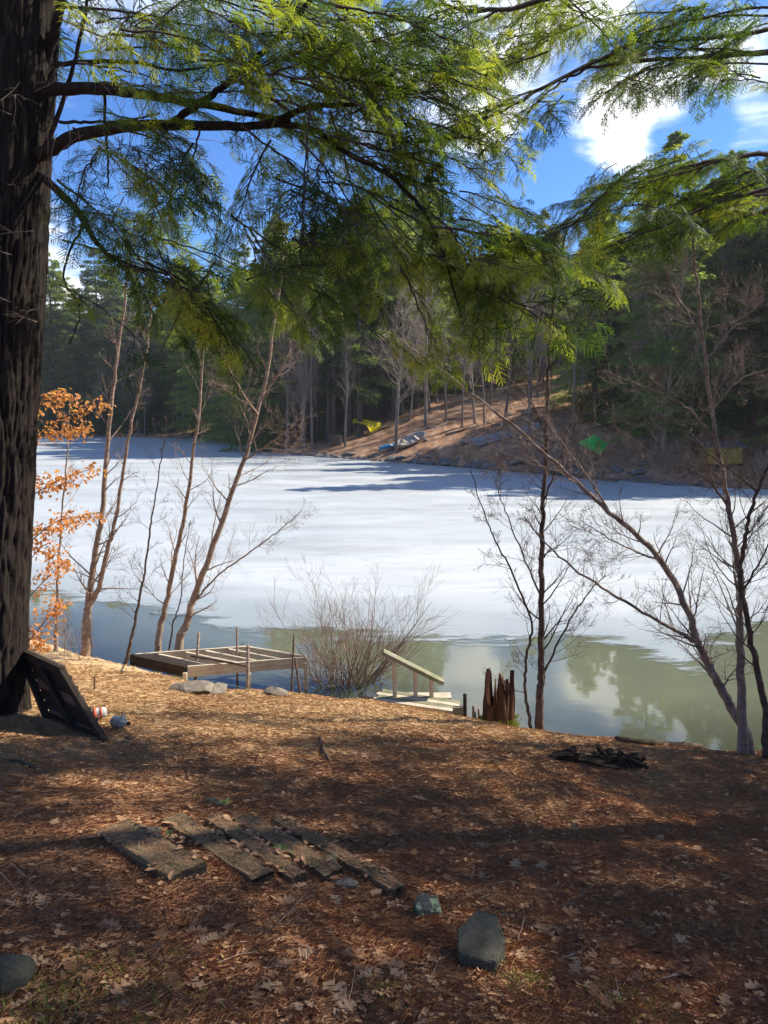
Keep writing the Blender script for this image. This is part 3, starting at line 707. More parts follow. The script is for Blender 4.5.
# ------------------------------------------------------------------ far woods
def far_conifer(seed, h=18, z0=.12, rad=3.2, nb=95, per=150, leaf=.22, droop=.35, matn='far_needles', jag=.35):
    g = np.random.RandomState(seed); tr = MB(); fo = MB()
    tr.tube([(0, 0, -.5), (0, 0, h * .5), (0, 0, h)], [h * .012 + .05, h * .008, .02], 8)
    q = np.sort(g.rand(nb)) ; V, F, off = [], [], 0
    for t in q:
        z = h * (z0 + (1 - z0) * t); a = g.rand() * 2 * PI; L = rad * (1 - t) ** .7 * (1 - jag + 2 * jag * g.rand()) + .35
        el = .25 - droop * (1 - t)
        d = np.array([math.cos(a), math.sin(a), 0]); s = np.array([-d[1], d[0], 0])
        tr.tube([(0, 0, z), tuple(d * L * .6 + [0, 0, z + el * L * .5]), tuple(d * L * .95 + [0, 0, z + el * L * .95 - L * .12])], [.035, .02, .008], 3)
        n = int(per * (.35 + .65 * L / rad))
        u = g.rand(n) ** .75; w_ = (g.rand(n) - .5) * 1.1 * (1 - u * .75) * L * .75
        P = d * (u * L)[:, None] + s * w_[:, None] + np.array([0, 0, 1]) * (z + el * L * u - .15 * L * u * u - .25 * np.abs(w_) + g.randn(n) * .09)[:, None]
        o = d * .8 + s * np.sign(w_)[:, None] * .6 + g.randn(n, 3) * .35; o[:, 2] -= .35
        o /= np.linalg.norm(o, axis=1, keepdims=True)
        sd = np.cross(o, np.array([0, 0, 1]) + g.randn(n, 3) * .5); sd /= np.linalg.norm(sd, axis=1, keepdims=True) + 1e-6
        ll = leaf * (.6 + .8 * g.rand(n))[:, None]
        V.append(np.stack([P - sd * ll * .22, P + sd * ll * .22, P + o * ll * 1.2], 1).reshape(-1, 3)); F.append(np.arange(3 * n).reshape(-1, 3) + off); off += 3 * n
    fo.add(np.concatenate(V), np.concatenate(F))
    return tr.mesh('trunk', MATS['far_dark_bark'], True), fo.mesh('crown', MATS[matn])
CON = [far_conifer(1, 18, .04, 3.8, 150, 210, .24), far_conifer(2, 19, .08, 3.5, 140, 200, .24), far_conifer(3, 17, .2, 3.6, 115, 200, .24, jag=.45), far_conifer(4, 20, .32, 3.3, 100, 190, .24, jag=.5)]
PINE = [far_conifer(7, 20, .42, 3.4, 60, 170, .26, .1, 'far_pine_needles', .5), far_conifer(8, 18, .3, 3.0, 70, 150, .24, .15, 'far_pine_needles', .5)]
def far_bare(seed, h=15, n=26, pale=False, lf=.32, ang=.6):
    g = random.Random(seed); tr = MB(); tw = MB()
    P = [Vector((0, 0, -.4))]; d = Vector((g.uniform(-.05, .05), g.uniform(-.05, .05), 1))
    for i in range(9): d = (d + Vector((g.uniform(-.06, .06), g.uniform(-.06, .06), 0))).normalized(); P.append(P[-1] + d * h / 9)
    rr = [h * .0105 * (1 - .86 * i / 9) + .012 for i in range(10)]
    tr.tube(P, rr, 7)
    spine_children(tw, np.array([tuple(p) for p in P]), rr, g, n, h * lf, .3, 2, ang=ang, up=.22, kids=6, rmin=.010)
    return tr.mesh('trunk', MATS['far_bark'], True), tw.mesh('twigs', MATS['far_twig'] if pale else MATS['far_bark'], True)
BARE = [far_bare(1, 15), far_bare(2, 16, 30, True), far_bare(3, 13, 24), far_bare(4, 14, 34, True)]; WIDE = far_bare(9, 14, 40, True, .42, .85)
fpx = np.array([p[0] for p in FAR]); fY = np.array([p[1] for p in far_pts])
def far_xy(px, inland):
    Y = float(np.interp(px, fpx, fY)) + inland; return (px - 384) / FPX * Y, Y
MARKS = [(20, 'just right of the big trunk'), (70, 'above the orange leaved beech'), (125, 'behind the forked brown sapling'), (195, 'behind the pale spotted sapling'), (262, 'behind the tallest leaning sapling'),
         (305, 'left of the brown crate'), (340, 'near the brown crate'), (370, 'near the yellow tarp'), (411, 'above the white rowboat'), (455, 'right of the white rowboat'), (500, 'above the grey dock sections'),
         (546, 'behind the dark twin stemmed tree'), (593, 'near the green tarp'), (650, 'between the green tarp and the shed'), (721, 'near the yellow shed'), (765, 'at the right edge')]
def far_tree(px, inland, kind, s, g, label, group, name):
    if group and -20 < px < 780 and 'out of view' not in label:
        label += ', ' + min(MARKS, key=lambda m_: abs(m_[0] - px))[1]
    if group and 545 < px < 650 and inland < 12: inland += 9
    if group and 672 < px < 775 and inland < 9: inland += 7
    if inland < 9 and 345 < px < 425 and group: return None
    x, y = far_xy(px, inland)
    if float(shore(np.array([x]), np.array([y]))[0]) < .7: return None
    tr, cr = kind
    t = empty(name, (x, y, gz(x, y)), label, 'tree', group, g.uniform(0, 2 * PI)); t.scale = (s * g.uniform(.9, 1.1), s * g.uniform(.9, 1.1), s)
    link('trunk', tr, t); link('crown' if kind in CON or kind in PINE else 'twigs', cr, t)
    return t
g = random.Random(77)
GL = 'dark evergreens crowding the far shore'
for k in range(62):      # left shore: a wall of hemlocks, part in yellower crowns as painted sunlight
    px = -30 + 330 * (k + g.random()) / 62
    far_tree(px, g.choice([3, 5, 8, 12, 18, 25]) + g.uniform(0, 3), g.choice(CON[:3] if g.random() < .6 else PINE), g.uniform(1.15, 1.7) if px < 200 else g.uniform(1.1, 1.4), g,
             ('tall' if k % 2 else 'dark') + ' hemlock on the far left shore', GL + ' on the left', 'hemlock_tree')
for k in range(20):      # centre: trunks showing under high crowns
    px = 285 + 150 * (k + g.random()) / 20
    far_tree(px, g.uniform(9, 22) + max(0, (px - 370)) * .22, g.choice([CON[2], CON[3], CON[2], PINE[0]]), g.uniform(1.1, 1.35), g,
             'high crowned evergreen with bare lower trunk', 'tall evergreens behind the boats', 'hemlock_tree')
for k in range(16):      # shade behind them
    px = 270 + 170 * (k + g.random()) / 16
    far_tree(px, g.uniform(26, 45), g.choice(CON[:2]), g.uniform(1.2, 1.5), g, 'dark hemlock deep in the far wood', 'deep wood behind the boats', 'hemlock_tree')
for k in range(20):      # top of the hill
    px = 400 + 200 * (k + g.random()) / 20
    far_tree(px, g.uniform(34, 56), g.choice([PINE[0], PINE[1], CON[3], CON[2]]), g.uniform(.7, 1.0), g, 'evergreen at the top of the brown hill', 'evergreens along the hilltop', 'pine_tree')
for k in range(30):      # right shore: big hemlocks
    px = 582 + 330 * (k + g.random()) / 30
    far_tree(px, g.choice([3.5, 6, 9, 13, 18]) + g.uniform(0, 2.5), g.choice(CON[:3]), g.uniform(.75, 1.0) if px < 640 else g.uniform(.9, 1.15), g,
             'broad dark hemlock on the far right shore', GL + ' on the right', 'hemlock_tree')
for k in range(46):      # bare trees on the hill and among the evergreens
    px = g.uniform(380, 600) if k < 26 else g.uniform(-20, 900)
    far_tree(px, g.uniform(6, 40), g.choice(BARE), g.uniform(.7, 1.15), g,
             'bare grey tree on the brown hillside' if 380 <= px <= 600 else 'bare grey tree among the far evergreens',
             'bare trees on the hill' if 380 <= px <= 600 else 'bare trees among the evergreens', 'bare_tree')
for k in range(30):
    px = g.uniform(50, 330) if k < 22 else g.uniform(590, 790)
    far_tree(px, g.uniform(1.2, 4), g.choice(BARE), g.uniform(.6, 1.1), g, 'bare grey tree at the far water line', 'bare trees along the far water line', 'bare_tree')
far_tree(396, 2.2, WIDE, 1.05, g, 'pale bare tree with a wide fan of twigs, left of the white boat', None, 'bare_tree')
far_tree(345, 5.0, BARE[2], .9, g, 'straight bare trunk right beside the brown crate', None, 'bare_tree')
far_tree(572, 6.0, BARE[0], .8, g, 'bare trunk just left of the green tarp', None, 'bare_tree')
for k in range(34):      # low young growth closing the gaps at the left shore
    px = 40 + 400 * (k + g.random()) / 34 if k < 26 else g.uniform(590, 800)
    far_tree(px, g.uniform(2.5, 7) if px < 280 or px > 500 else g.uniform(16, 34), g.choice(CON[:2]), g.uniform(.35, .6), g, 'short young hemlock under taller trees', 'young hemlocks under the far trees', 'hemlock_tree')
for k in range(26):      # low growth along the crest
    px = 370 + 260 * (k + g.random()) / 26
    far_tree(px, g.uniform(36, 60), g.choice(CON[:2]), g.uniform(.4, .65), g, 'low bushy hemlock on the hill crest', 'low hemlocks along the hill crest', 'hemlock_tree')
for k in range(30):      # wood behind the hilltop
    px = 380 + 420 * (k + g.random()) / 30
    far_tree(px, g.uniform(48, 75), g.choice(CON[:3] + PINE), g.uniform(.9, 1.25), g, 'evergreen rising behind the brown hill', 'wood beyond the hilltop', 'pine_tree')
for k in range(26):      # beyond the frame, left and right
    px = g.choice([g.uniform(-260, -30), g.uniform(900, 1100)])
    far_tree(px, g.uniform(3, 20), g.choice(CON[:2]), g.uniform(.7, 1), g, 'dark hemlock continuing the far wood out of view', 'far evergreens outside the picture', 'hemlock_tree')
# brush along the far right bank
for k in range(26):
    px = g.uniform(430, 790)
    if 575 < px < 612 or 702 < px < 740: continue
    x, y = far_xy(px, g.uniform(.6, 4)); z = gz(x, y); b = MB()
    for q in range(7): twig(b, (g.uniform(-.3, .3), g.uniform(-.3, .3), -.1), (g.uniform(-1, 1), g.uniform(-1, 1), g.uniform(.5, 1.5)), g.uniform(1, 2.4), .022, 2, g, .1, .25, 4, 3, .010)
    o = b.build('shrub', MATS['far_twig'], None, True, (x, y, z)); tag(o, 'leafless pale shrub at the foot of the far bank', 'shrub', 'bare shrubs on the far bank')

for k in range(16):      # brush and fallen limbs on the brown slope
    px = g.uniform(410, 590); x, y = far_xy(px, g.uniform(5, 22)); z = gz(x, y); b = MB()
    for q in range(6): twig(b, (g.uniform(-.3, .3), g.uniform(-.3, .3), -.1), (g.uniform(-1, 1), g.uniform(-1, 1), g.uniform(.3, 1.2)), g.uniform(.7, 1.6), .02, 2, g, .05, .25, 4, 3, .010)
    tag(b.build('shrub', MATS['far_twig'], None, True, (x, y, z)), 'low leafless shrub on the brown hillside, ' + min(MARKS, key=lambda m_: abs(m_[0] - px))[1], 'shrub', 'low shrubs on the hillside')
for k in range(9):
    px = g.uniform(415, 585); x, y = far_xy(px, g.uniform(4, 18)); a = g.uniform(-.6, .6); L = g.uniform(1.6, 4); b = MB()
    e = (x + L * math.cos(a), y + L * math.sin(a)); b.tube([(0, 0, .08), (L * .5 * math.cos(a), L * .5 * math.sin(a), gz((x + e[0]) / 2, (y + e[1]) / 2) - gz(x, y) + .12), (e[0] - x, e[1] - y, gz(*e) - gz(x, y) + .1)], [.10, .085, .05], 6, cap=True)
    tag(b.build('log', MATS['far_bark'], None, True, (x, y, gz(x, y))), 'fallen grey log on the brown hillside, ' + min(MARKS, key=lambda m_: abs(m_[0] - px))[1], 'log', 'fallen logs on the hillside')
# ------------------------------------------------------------------ rocks
def rock_mesh(seed, matn, flat_=.6, sub=3, rough=.28, cuts=7):
    import bmesh
    g = random.Random(seed); bm = bmesh.new(); bmesh.ops.create_icosphere(bm, subdivisions=sub, radius=.5)
    planes = [(Vector((g.gauss(0, 1), g.gauss(0, 1), g.gauss(0, 1))).normalized(), g.uniform(.28, .42)) for _ in range(cuts)]
    co = np.array([v.co[:] for v in bm.verts]); nz = fbm(co[:, 0] * 3 + seed, co[:, 1] * 3, co[:, 2] * 3, 3)
    for v, n_ in zip(bm.verts, nz):
        for pn, pd in planes:
            dd = v.co.dot(pn)
            if dd > pd: v.co -= pn * (dd - pd)
        v.co *= 1 + rough * .35 * n_; v.co.z *= flat_
    me = bpy.data.meshes.new('rock'); bm.to_mesh(me); bm.free(); me.materials.append(MATS[matn])
    return me
FR = [rock_mesh(s, 'far_rock', .55, 2) for s in range(5)]
g = random.Random(9)
for k in range(250):     # stones lining the far shore, big enough to be seen one by one
    px = g.triangular(235, 770, 330); inl = g.uniform(-.3, 1.5); x, y = far_xy(px, inl); sz = g.uniform(.22, .65) * (1.0 if g.random() < .8 else 1.8)
    o = link('rock', FR[k % 5], None, (x, y, max(0, gz(x, y)) + .06 * sz)); o.rotation_euler = (g.uniform(-.3, .3), g.uniform(-.3, .3), g.uniform(0, 6.28)); o.scale = (sz * g.uniform(.8, 1.5), sz, sz * g.uniform(.6, 1.0))
    tag(o, 'grey stone in the rocky edge of the far shore', 'rock', 'stones along the far shore')
for k in range(26):
    px = g.uniform(420, 760); x, y = far_xy(px, g.uniform(2, 16)); sz = g.uniform(.5, 1.3)
    o = link('rock', FR[k % 5], None, (x, y, gz(x, y) + .05)); o.rotation_euler = (0, 0, g.uniform(0, 6.28)); o.scale = (sz, sz * .8, sz * .6)
    tag(o, 'grey boulder half sunk in the leaves of the far hillside', 'rock', 'boulders on the far hillside')

# ------------------------------------------------------------------ things across the pond
def frame_of(o, dx, dz, dy=0):   # local point
    return Vector((dx, dy, dz))
# yellow tarp on a low pole frame
x, y = far_xy(367, 10.5); z = gz(x, y)
yt = empty('tarp_shelter', (x, y, z), 'sagging bright yellow tarp over a low pole frame at the wood edge', 'tarp')
TS = 1.0
d = y * .001352   # metres in one pixel here
b = MB(); yt.scale = (.85, .85, .8)
cols = [(-1.75, 1.55, .02), (-1.1, 1.62, .0), (-.35, 1.40, 0), (.15, 1.05, 0), (.45, .42, 0), (1.15, .55, .1), (1.7, .95, .2)]
bk = [(-1.75, 2.05), (-1.1, 2.12), (-.35, 2.05), (.15, 1.9), (.55, 1.75), (1.15, 1.75), (1.7, 1.6)]
V = []
for (cx_, cz_, _), (bx_, bz_) in zip(cols, bk):
    for t in (0, .33, .66, 1): V.append((cx_ + (bx_ - cx_) * t, -.8 + 1.6 * t, (cz_ + (bz_ - cz_) * t) - .12 * math.sin(t * PI)))
F = [(i * 4 + j, i * 4 + 4 + j, i * 4 + 5 + j, i * 4 + 1 + j) for i in range(6) for j in range(3)]
b.add(V, F); nV = len(V); b.add([(p[0], p[1], p[2] - .03) for p in V], [q[::-1] for q in F]); b.build('sheet', MATS['yellow_tarp'], yt)
for px_, py_, hh in ((-1.6, -.7, 1.7), (1.6, -.7, 1.15), (-1.6, .7, 1.8), (1.6, .7, 1.5), (0, .7, 1.8)):
    b = MB(); b.tube([(px_, py_, -.2), (px_, py_, hh)], .04, 6, cap=True); b.build('pole', MATS['far_dark_bark'], yt)
# crate
x, y = far_xy(336, 6.0); cr = empty('crate', (x, y, gz(x, y)), 'small brown slatted crate between the trees on the far shore', 'crate')
for i in range(5):
    b = MB(); b.box((0, -.4, .12 + .2 * i), (1.0, .05, .17)); b.build('slat', MATS['crate_brown'], cr)
for sx_ in (-.5, .5): b = MB(); b.box((sx_, 0, .5), (.06, .8, 1.0)); b.build('side_panel', MATS['crate_brown'], cr)
b = MB(); b.box((0, 0, 1.04), (1.15, .95, .07)); b.build('lid', MATS['shed_roof'], cr)
b = MB(); b.box((0, .38, .5), (.92, .04, .96)); b.build('back_panel', MATS['crate_brown'], cr)
# boats
def hull(name, L, W, H, matn, loc, rz, rx, label, cat, seats, ry=0):
    t = empty(name, loc, label, cat); t.rotation_euler = (rx, ry, rz)
    n = 15; V = []; m = 9
    for inner in (0, 1):
        for i in range(n):
            u = i / (n - 1) * 2 - 1; wdt = W / 2 * (1 - abs(u) ** 2.6) ** .6 + .01 - inner * .03 * (abs(u) < .95); hh = H * (1 + .25 * u * u)
            for j in range(m):
                a = PI * j / (m - 1); V.append((u * L / 2 * (1 - inner * .03), -math.cos(a) * wdt, hh - math.sin(a) ** .7 * (hh - inner * .03) ))
    F = []
    for inner in (0, 1):
        o_ = inner * n * m
        for i in range(n - 1):
            for j in range(m - 1):
                q = (o_ + i * m + j, o_ + i * m + j + 1, o_ + (i + 1) * m + j + 1, o_ + (i + 1) * m + j); F.append(q if inner else q[::-1])
    for i in range(n - 1):
        for j in (0, m - 1): F.append((i * m + j, (i + 1) * m + j, n * m + (i + 1) * m + j, n * m + i * m + j))
    b = MB(); b.add(V, F); b.build('hull', MATS[matn], t, True)
    for sx_ in seats: b = MB(); b.box((sx_, 0, H * .75), (.22, W * .86, .04)); b.build('seat', MATS['weathered_wood'], t)
    return t
x, y = far_xy(392, 3.0); hull('kayak', 2.6, .62, .3, 'blue_hull', (x, y, gz(x, y) + .12), .35, .25, 'bright blue kayak pulled up at the water beside the trunk', 'kayak', [0], -.2)
x, y = far_xy(411, 4.6); hull('rowboat', 3.3, 1.2, .42, 'white_hull', (x, y, gz(x, y) + .18), .5, .5, 'old white rowboat lying on the leaves right of the blue kayak', 'boat', [-.6, .6], -.35)
def dock_panel(px, inl, L, W_, label, rz):
    x, y = far_xy(px, inl); t = empty('dock_section', (x, y, gz(x, y) + .3), label, 'dock section'); sl = -.33
    t.rotation_euler = (R(24), R(-13), rz)
    for i in range(9): b = MB(); b.box((-L / 2 + L * (i + .5) / 9, 0, .06), (L / 9 * .93, W_, .05)); b.build('plank', MATS['dock_grey'], t)
    for s_y in (-1, 1): b = MB(); b.box((0, s_y * W_ * .42, -.04), (L, .08, .13)); b.build('beam', MATS['dock_grey'], t)
dock_panel(491, 6.5, 3.4, 1.3, 'longer grey dock section lying on the hillside, left of the other', .25)
dock_panel(529, 9.0, 2.4, 1.2, 'shorter grey dock section lying on the hillside', .3)
# green tarp pitched as a diamond
x, y = far_xy(593, 3.6); z = gz(x, y); gt = empty('tarp_shelter', (x, y, z), 'bright green diamond shaped tarp pitched under the far hemlocks', 'tarp')
b = MB(); V = [(-1.15, 0, 1.15), (.1, .3, 1.75), (1.05, 0, 1.1), (.3, -.6, .35), (.05, -.25, 1.05)]
F3 = [(0, 4, 1), (1, 4, 2), (2, 4, 3), (3, 4, 0)]; b.add(V, F3); b.add([(p[0], p[1] + .02, p[2] - .02) for p in V], [q[::-1] for q in F3]); b.build('sheet', MATS['green_tarp'], gt)
for (px_, py_, hh) in ((.1, .3, 1.72), (-1.15, 0, 1.13), (1.05, 0, 1.08)): b = MB(); b.tube([(px_, py_, -.3), (px_, py_, hh)], .03, 6); b.build('pole', MATS['far_dark_bark'], gt)
b = MB(); b.tube([(.3, -.6, .35), (.5, -1.2, -.1)], .012, 4); b.build('guy_line', MATS['white_plastic'], gt)
# small yellow shed
x, y = far_xy(721, 3.2); sh = empty('shed', (x, y, gz(x, y)), 'low yellow shed with a grey roof at the far right shore', 'shed')
for i in range(6): b = MB(); b.box((-.85 + .34 * i, -.6, .62), (.32, .05, 1.0)); b.build('plank', MATS['shed_yellow'], sh)
for s_x in (-1.0, 1.0): b = MB(); b.box((s_x, 0, .62), (.05, 1.2, 1.0)); b.build('wall', MATS['shed_yellow'], sh)
b = MB(); b.box((0, .6, .7), (1.95, .05, 1.1)); b.build('wall', MATS['shed_yellow'], sh)
b = MB(); b.box((-.1, 0, 1.33), (2.7, 1.6, .08), Matrix.Rotation(.22, 4, 'X')); b.build('roof', MATS['shed_roof'], sh)
b = MB(); b.box((0, 0, .04), (2.1, 1.3, .16)); b.build('floor_frame', MATS['dark_wood'], sh)

# ------------------------------------------------------------------ saplings and bare trees on the near bank
GS = 'slender bare saplings along the near bank'
px_tree('sapling', 'forked brown sapling nearest the big trunk, left of the dock frame', 'tree', GS,
        [([(85, 657, 11.6), (87, 620, 11.6), (89, 600, 11.6), (95, 555, 11.6), (102, 512, 11.6), (109, 430, 11.6), (117, 361, 11.6), (125, 301, 11.6), (128, 240, 11.6)], .075, .012),
         ([(88, 608, 11.6), (99, 587, 11.5), (108, 548, 11.4), (117, 512, 11.4), (130, 430, 11.3), (145, 363, 11.3), (152, 300, 11.3)], .05, .01)], 'birch_bark', 101, Lf=.9, n=22)
px_tree('sapling', 'thinnest crooked sapling, second from the left', 'tree', GS,
        [([(122, 667, 11.2), (130, 645, 11.2), (135, 622, 11.2), (140, 595, 11.2), (145, 572, 11.2), (150, 530, 11.2), (154, 505, 11.2), (160, 465, 11.2), (167, 426, 11.2)], .03, .006)], 'brown_bark', 102, Lf=.7, n=14)
px_tree('sapling', 'pale spotted sapling rising behind the left corner of the dock frame', 'tree', GS,
        [([(154, 662, 12.5), (160, 630, 12.5), (167, 602, 12.5), (176, 555, 12.4), (185, 512, 12.3), (193, 455, 12.2), (200, 401, 12.2), (204, 336, 12.2), (203, 280, 12.2)], .06, .01)], 'birch_bark', 103, Lf=.9, n=20)
px_tree('sapling', 'dark hair-thin stem between the two pale saplings', 'tree', GS,
        [([(165, 660, 12.5), (172, 630, 12.5), (180, 602, 12.5), (184, 560, 12.5), (191, 520, 12.5)], .018, .005)], 'brown_bark', 104, Lf=.5, n=10)
px_tree('sapling', 'tallest pale sapling, leaning right behind the dock frame', 'tree', GS,
        [([(175, 660, 12.3), (180, 640, 12.3), (187, 624, 12.3), (192, 602, 12.3), (208, 560, 12.3), (225, 512, 12.3), (238, 475, 12.3), (250, 441, 12.3), (265, 381, 12.3), (277, 306, 12.3), (282, 265, 12.3), (284, 225, 12.3)], .078, .012),
         ([(196, 600, 12.3), (215, 578, 12.2), (250, 552, 10.9), (280, 530, 10.8), (302, 510, 10.7)], .02, .004),
         ([(262, 400, 12.3), (280, 370, 12.2), (300, 340, 12.1), (320, 322, 11)], .022, .004),
         ([(244, 460, 12.3), (275, 440, 12.1), (305, 415, 10.9)], .018, .004), ([(258, 415, 12.3), (235, 380, 11.3), (222, 350, 11.4)], .018, .004)], 'birch_bark', 105, Lf=1.1, n=22)
px_tree('sapling', 'thin bare stem half hidden behind the big trunk', 'tree', GS,
        [([(55, 655, 12.0), (57, 600, 12), (60, 540, 12), (66, 470, 12), (70, 400, 12)], .03, .008)], 'grey_bark', 106, Lf=.7, n=14)
px_tree('bare_tree', 'upright dark twin stemmed tree beside the rotten stump', 'tree', None,
        [([(539, 727, 8.7), (540, 700, 8.7), (541, 677, 8.7), (541, 640, 8.7), (541, 587, 8.7), (542, 540, 8.7), (543, 508, 8.7), (546, 456, 8.7), (548, 381, 8.7), (551, 321, 8.7), (560, 270, 8.7), (566, 230, 8.7)], .052, .009),
         ([(531, 728, 8.7), (525, 690, 8.7), (527, 655, 8.7), (531, 622, 8.7), (514, 577, 8.6), (498, 545, 8.5), (484, 512, 8.5), (470, 470, 8.4)], .022, .005),
         ([(541, 690, 8.7), (548, 665, 8.7), (569, 622, 8.6), (590, 590, 8.5), (606, 575, 8.4)], .018, .004),
         ([(550, 368, 8.7), (570, 340, 8.6), (599, 301, 8.5), (606, 290, 8.5)], .013, .004), ([(541, 600, 8.7), (525, 560, 8.8), (505, 510, 8.9), (495, 480, 8.9)], .014, .004),
         ([(544, 500, 8.7), (560, 460, 8.6), (568, 430, 8.6), (590, 395, 8.5)], .013, .004), ([(548, 440, 8.7), (530, 400, 8.7), (500, 370, 8.8)], .012, .004)], 'brown_bark', 110, Lf=.75, n=26)
px_tree('bare_tree', 'long leaning tree arching left over the water from the right bank', 'tree', None,
        [([(752, 750, 7.9), (745, 730, 7.9), (734, 712, 7.9), (715, 678, 7.9), (699, 644, 7.9), (684, 602, 7.9), (654, 552, 8.0), (609, 512, 8.1), (565, 472, 8.2), (519, 431, 8.3), (449, 376, 8.4), (395, 335, 8.5)], .068, .007),
         ([(699, 644, 7.9), (685, 636, 7.9), (664, 624, 7.9), (609, 592, 7.8), (559, 557, 7.7), (524, 517, 7.6)], .03, .006),
         ([(609, 512, 8.1), (590, 480, 8.1), (560, 440, 8.2), (530, 400, 8.3)], .014, .004), ([(660, 560, 8.0), (620, 545, 7.9), (580, 520, 7.8)], .013, .004),
         ([(565, 472, 8.2), (520, 460, 8.3), (480, 440, 8.4)], .011, .004)], 'grey_bark', 111, Lf=.85, n=30)
px_tree('bare_tree', 'straight upright tree at the right bank crossing the yellow shed', 'tree', None,
        [([(744, 752, 7.8), (742, 715, 7.8), (741, 677, 7.8), (740, 620, 7.8), (741, 587, 7.8), (735, 545, 7.8), (729, 508, 7.8), (720, 460, 7.8), (711, 406, 7.8), (701, 321, 7.8), (694, 256, 7.8), (690, 200, 7.8)], .055, .008),
         ([(728, 505, 7.8), (700, 475, 7.7), (660, 455, 7.6), (610, 425, 7.6)], .015, .004), ([(716, 440, 7.8), (690, 410, 7.7), (650, 390, 7.7), (600, 370, 7.7)], .014, .004),
         ([(706, 360, 7.8), (730, 330, 7.9), (765, 300, 8)], .014, .004), ([(703, 340, 7.8), (680, 300, 7.8), (660, 260, 7.8)], .012, .004), ([(712, 410, 7.8), (740, 380, 7.9), (765, 370, 8)], .012, .004)], 'grey_bark', 112, Lf=.85, n=28)
px_tree('bare_tree', 'slim curved tree at the right edge touching the upright one', 'tree', None,
        [([(768, 752, 7.6), (766, 715, 7.6), (757, 670, 7.6), (748, 625, 7.6), (741, 577, 7.6), (744, 545, 7.6), (751, 512, 7.6), (762, 480, 7.5), (780, 440, 7.4), (800, 380, 7.4)], .042, .008),
         ([(744, 590, 7.6), (760, 560, 7.5), (775, 530, 7.4)], .014, .005), ([(757, 490, 7.6), (730, 470, 7.5), (690, 440, 7.4)], .012, .004)], 'brown_bark', 113, Lf=.8, n=22)
# twiggy shrub in the middle of the bank
def shrub(px, py, n, L, seed, label, matn='birch_bark', r=.011, spread=1.0, lean=0):
    g = random.Random(seed); c = on_ground(px, py); t = empty('shrub', c, label, 'shrub')
    for i in range(n):
        a = g.uniform(-1, 1) * spread + lean; d = Vector((math.sin(a), g.uniform(-.5, .35), math.cos(a)))
        b = MB(); twig(b, (g.uniform(-.18, .18), g.uniform(-.08, .12), -.08), d, L * g.uniform(.55, 1.15), r * g.uniform(.5, 1.1), 2, g, .08, .16, 7, 5, .0018, .6, .5)
        b.build('stem', MATS[matn], t, True)
    return t
shrub(352, 699, 44, 1.95, 201, 'wide leafless shrub fanning out between the dock frame and the railed steps', spread=.9, r=.016)
shrub(332, 697, 12, 1.5, 202, 'smaller leafless shrub just left of the wide one', spread=.8, lean=-.3)
shrub(70, 657, 8, .9, 203, 'low tangle of bare stems behind the leaning panel', spread=.8, r=.006)
shrub(240, 672, 6, .7, 204, 'sparse thin stems poking up through the dock frame', 'brown_bark', .006, .6)

# sapling still holding orange leaves, behind the big trunk
def leaf_shape(L=.07, W_=.02):
    return np.array([(0, 0, 0), (L * .3, W_ * .8, .006), (L * .65, W_, .004), (L, 0, -.008), (L * .65, -W_, .004), (L * .3, -W_ * .8, .006)]), np.array([(0, 1, 2), (0, 2, 3), (0, 3, 4), (0, 4, 5)])
t = empty('beech_sapling', Vector(at(30, 668, 9.6)), 'small beech holding dry orange leaves, behind the big trunk', 'tree'); t.location.z = gz(t.location.x, t.location.y)
OB = [[(30, 640), (52, 612), (60, 600)], [(26, 600), (50, 575), (66, 560)], [(26, 545), (60, 520), (100, 517)], [(24, 500), (60, 480), (94, 468)], [(22, 450), (60, 420), (104, 402)],
      [(22, 420), (50, 400), (70, 396)], [(24, 440), (60, 432), (88, 428)], [(30, 560), (45, 545), (56, 568)], [(28, 630), (42, 640), (30, 655)], [(24, 530), (50, 530), (75, 522)], [(24, 470), (48, 485), (70, 482)]]
b = MB(); b.tube(catmull([Vector(at(px, py, 9.6)) - t.location for px, py in ((28, 672), (27, 600), (25, 540), (23, 480), (22, 420), (24, 380))], 5), np.linspace(.03, .01, 26), 7); b.build('trunk', MATS['brown_bark'], t, True)
lf = MB(); g = random.Random(31); LV, LF = leaf_shape()
for pp in OB:
    C = catmull([Vector(at(px, py, 9.6 + g.uniform(-.3, .3))) - t.location for px, py in pp], 8)
    b = MB(); b.tube(C, np.linspace(.008, .003, len(C)), 4); b.build('branch', MATS['brown_bark'], t, True)
    for i in range(150):
        u = g.random() ** .7 * (len(C) - 1.01); i0 = int(u); p = C[i0] + (C[i0 + 1] - C[i0]) * (u - i0) + np.array([g.gauss(0, .075), g.gauss(0, .10), g.gauss(0, .055)])
        M3 = np.array((Matrix.Rotation(g.uniform(0, 6.28), 3, 'Z') @ Matrix.Rotation(g.uniform(-.3, 1.2), 3, 'Y') @ Matrix.Rotation(g.uniform(-1, 1), 3, 'X')))
        lf.add((LV * g.uniform(.6, 1.15)) @ M3.T + p, LF)
tag(lf.build('leaves', MATS['orange_leaf'], t), kind='stuff')

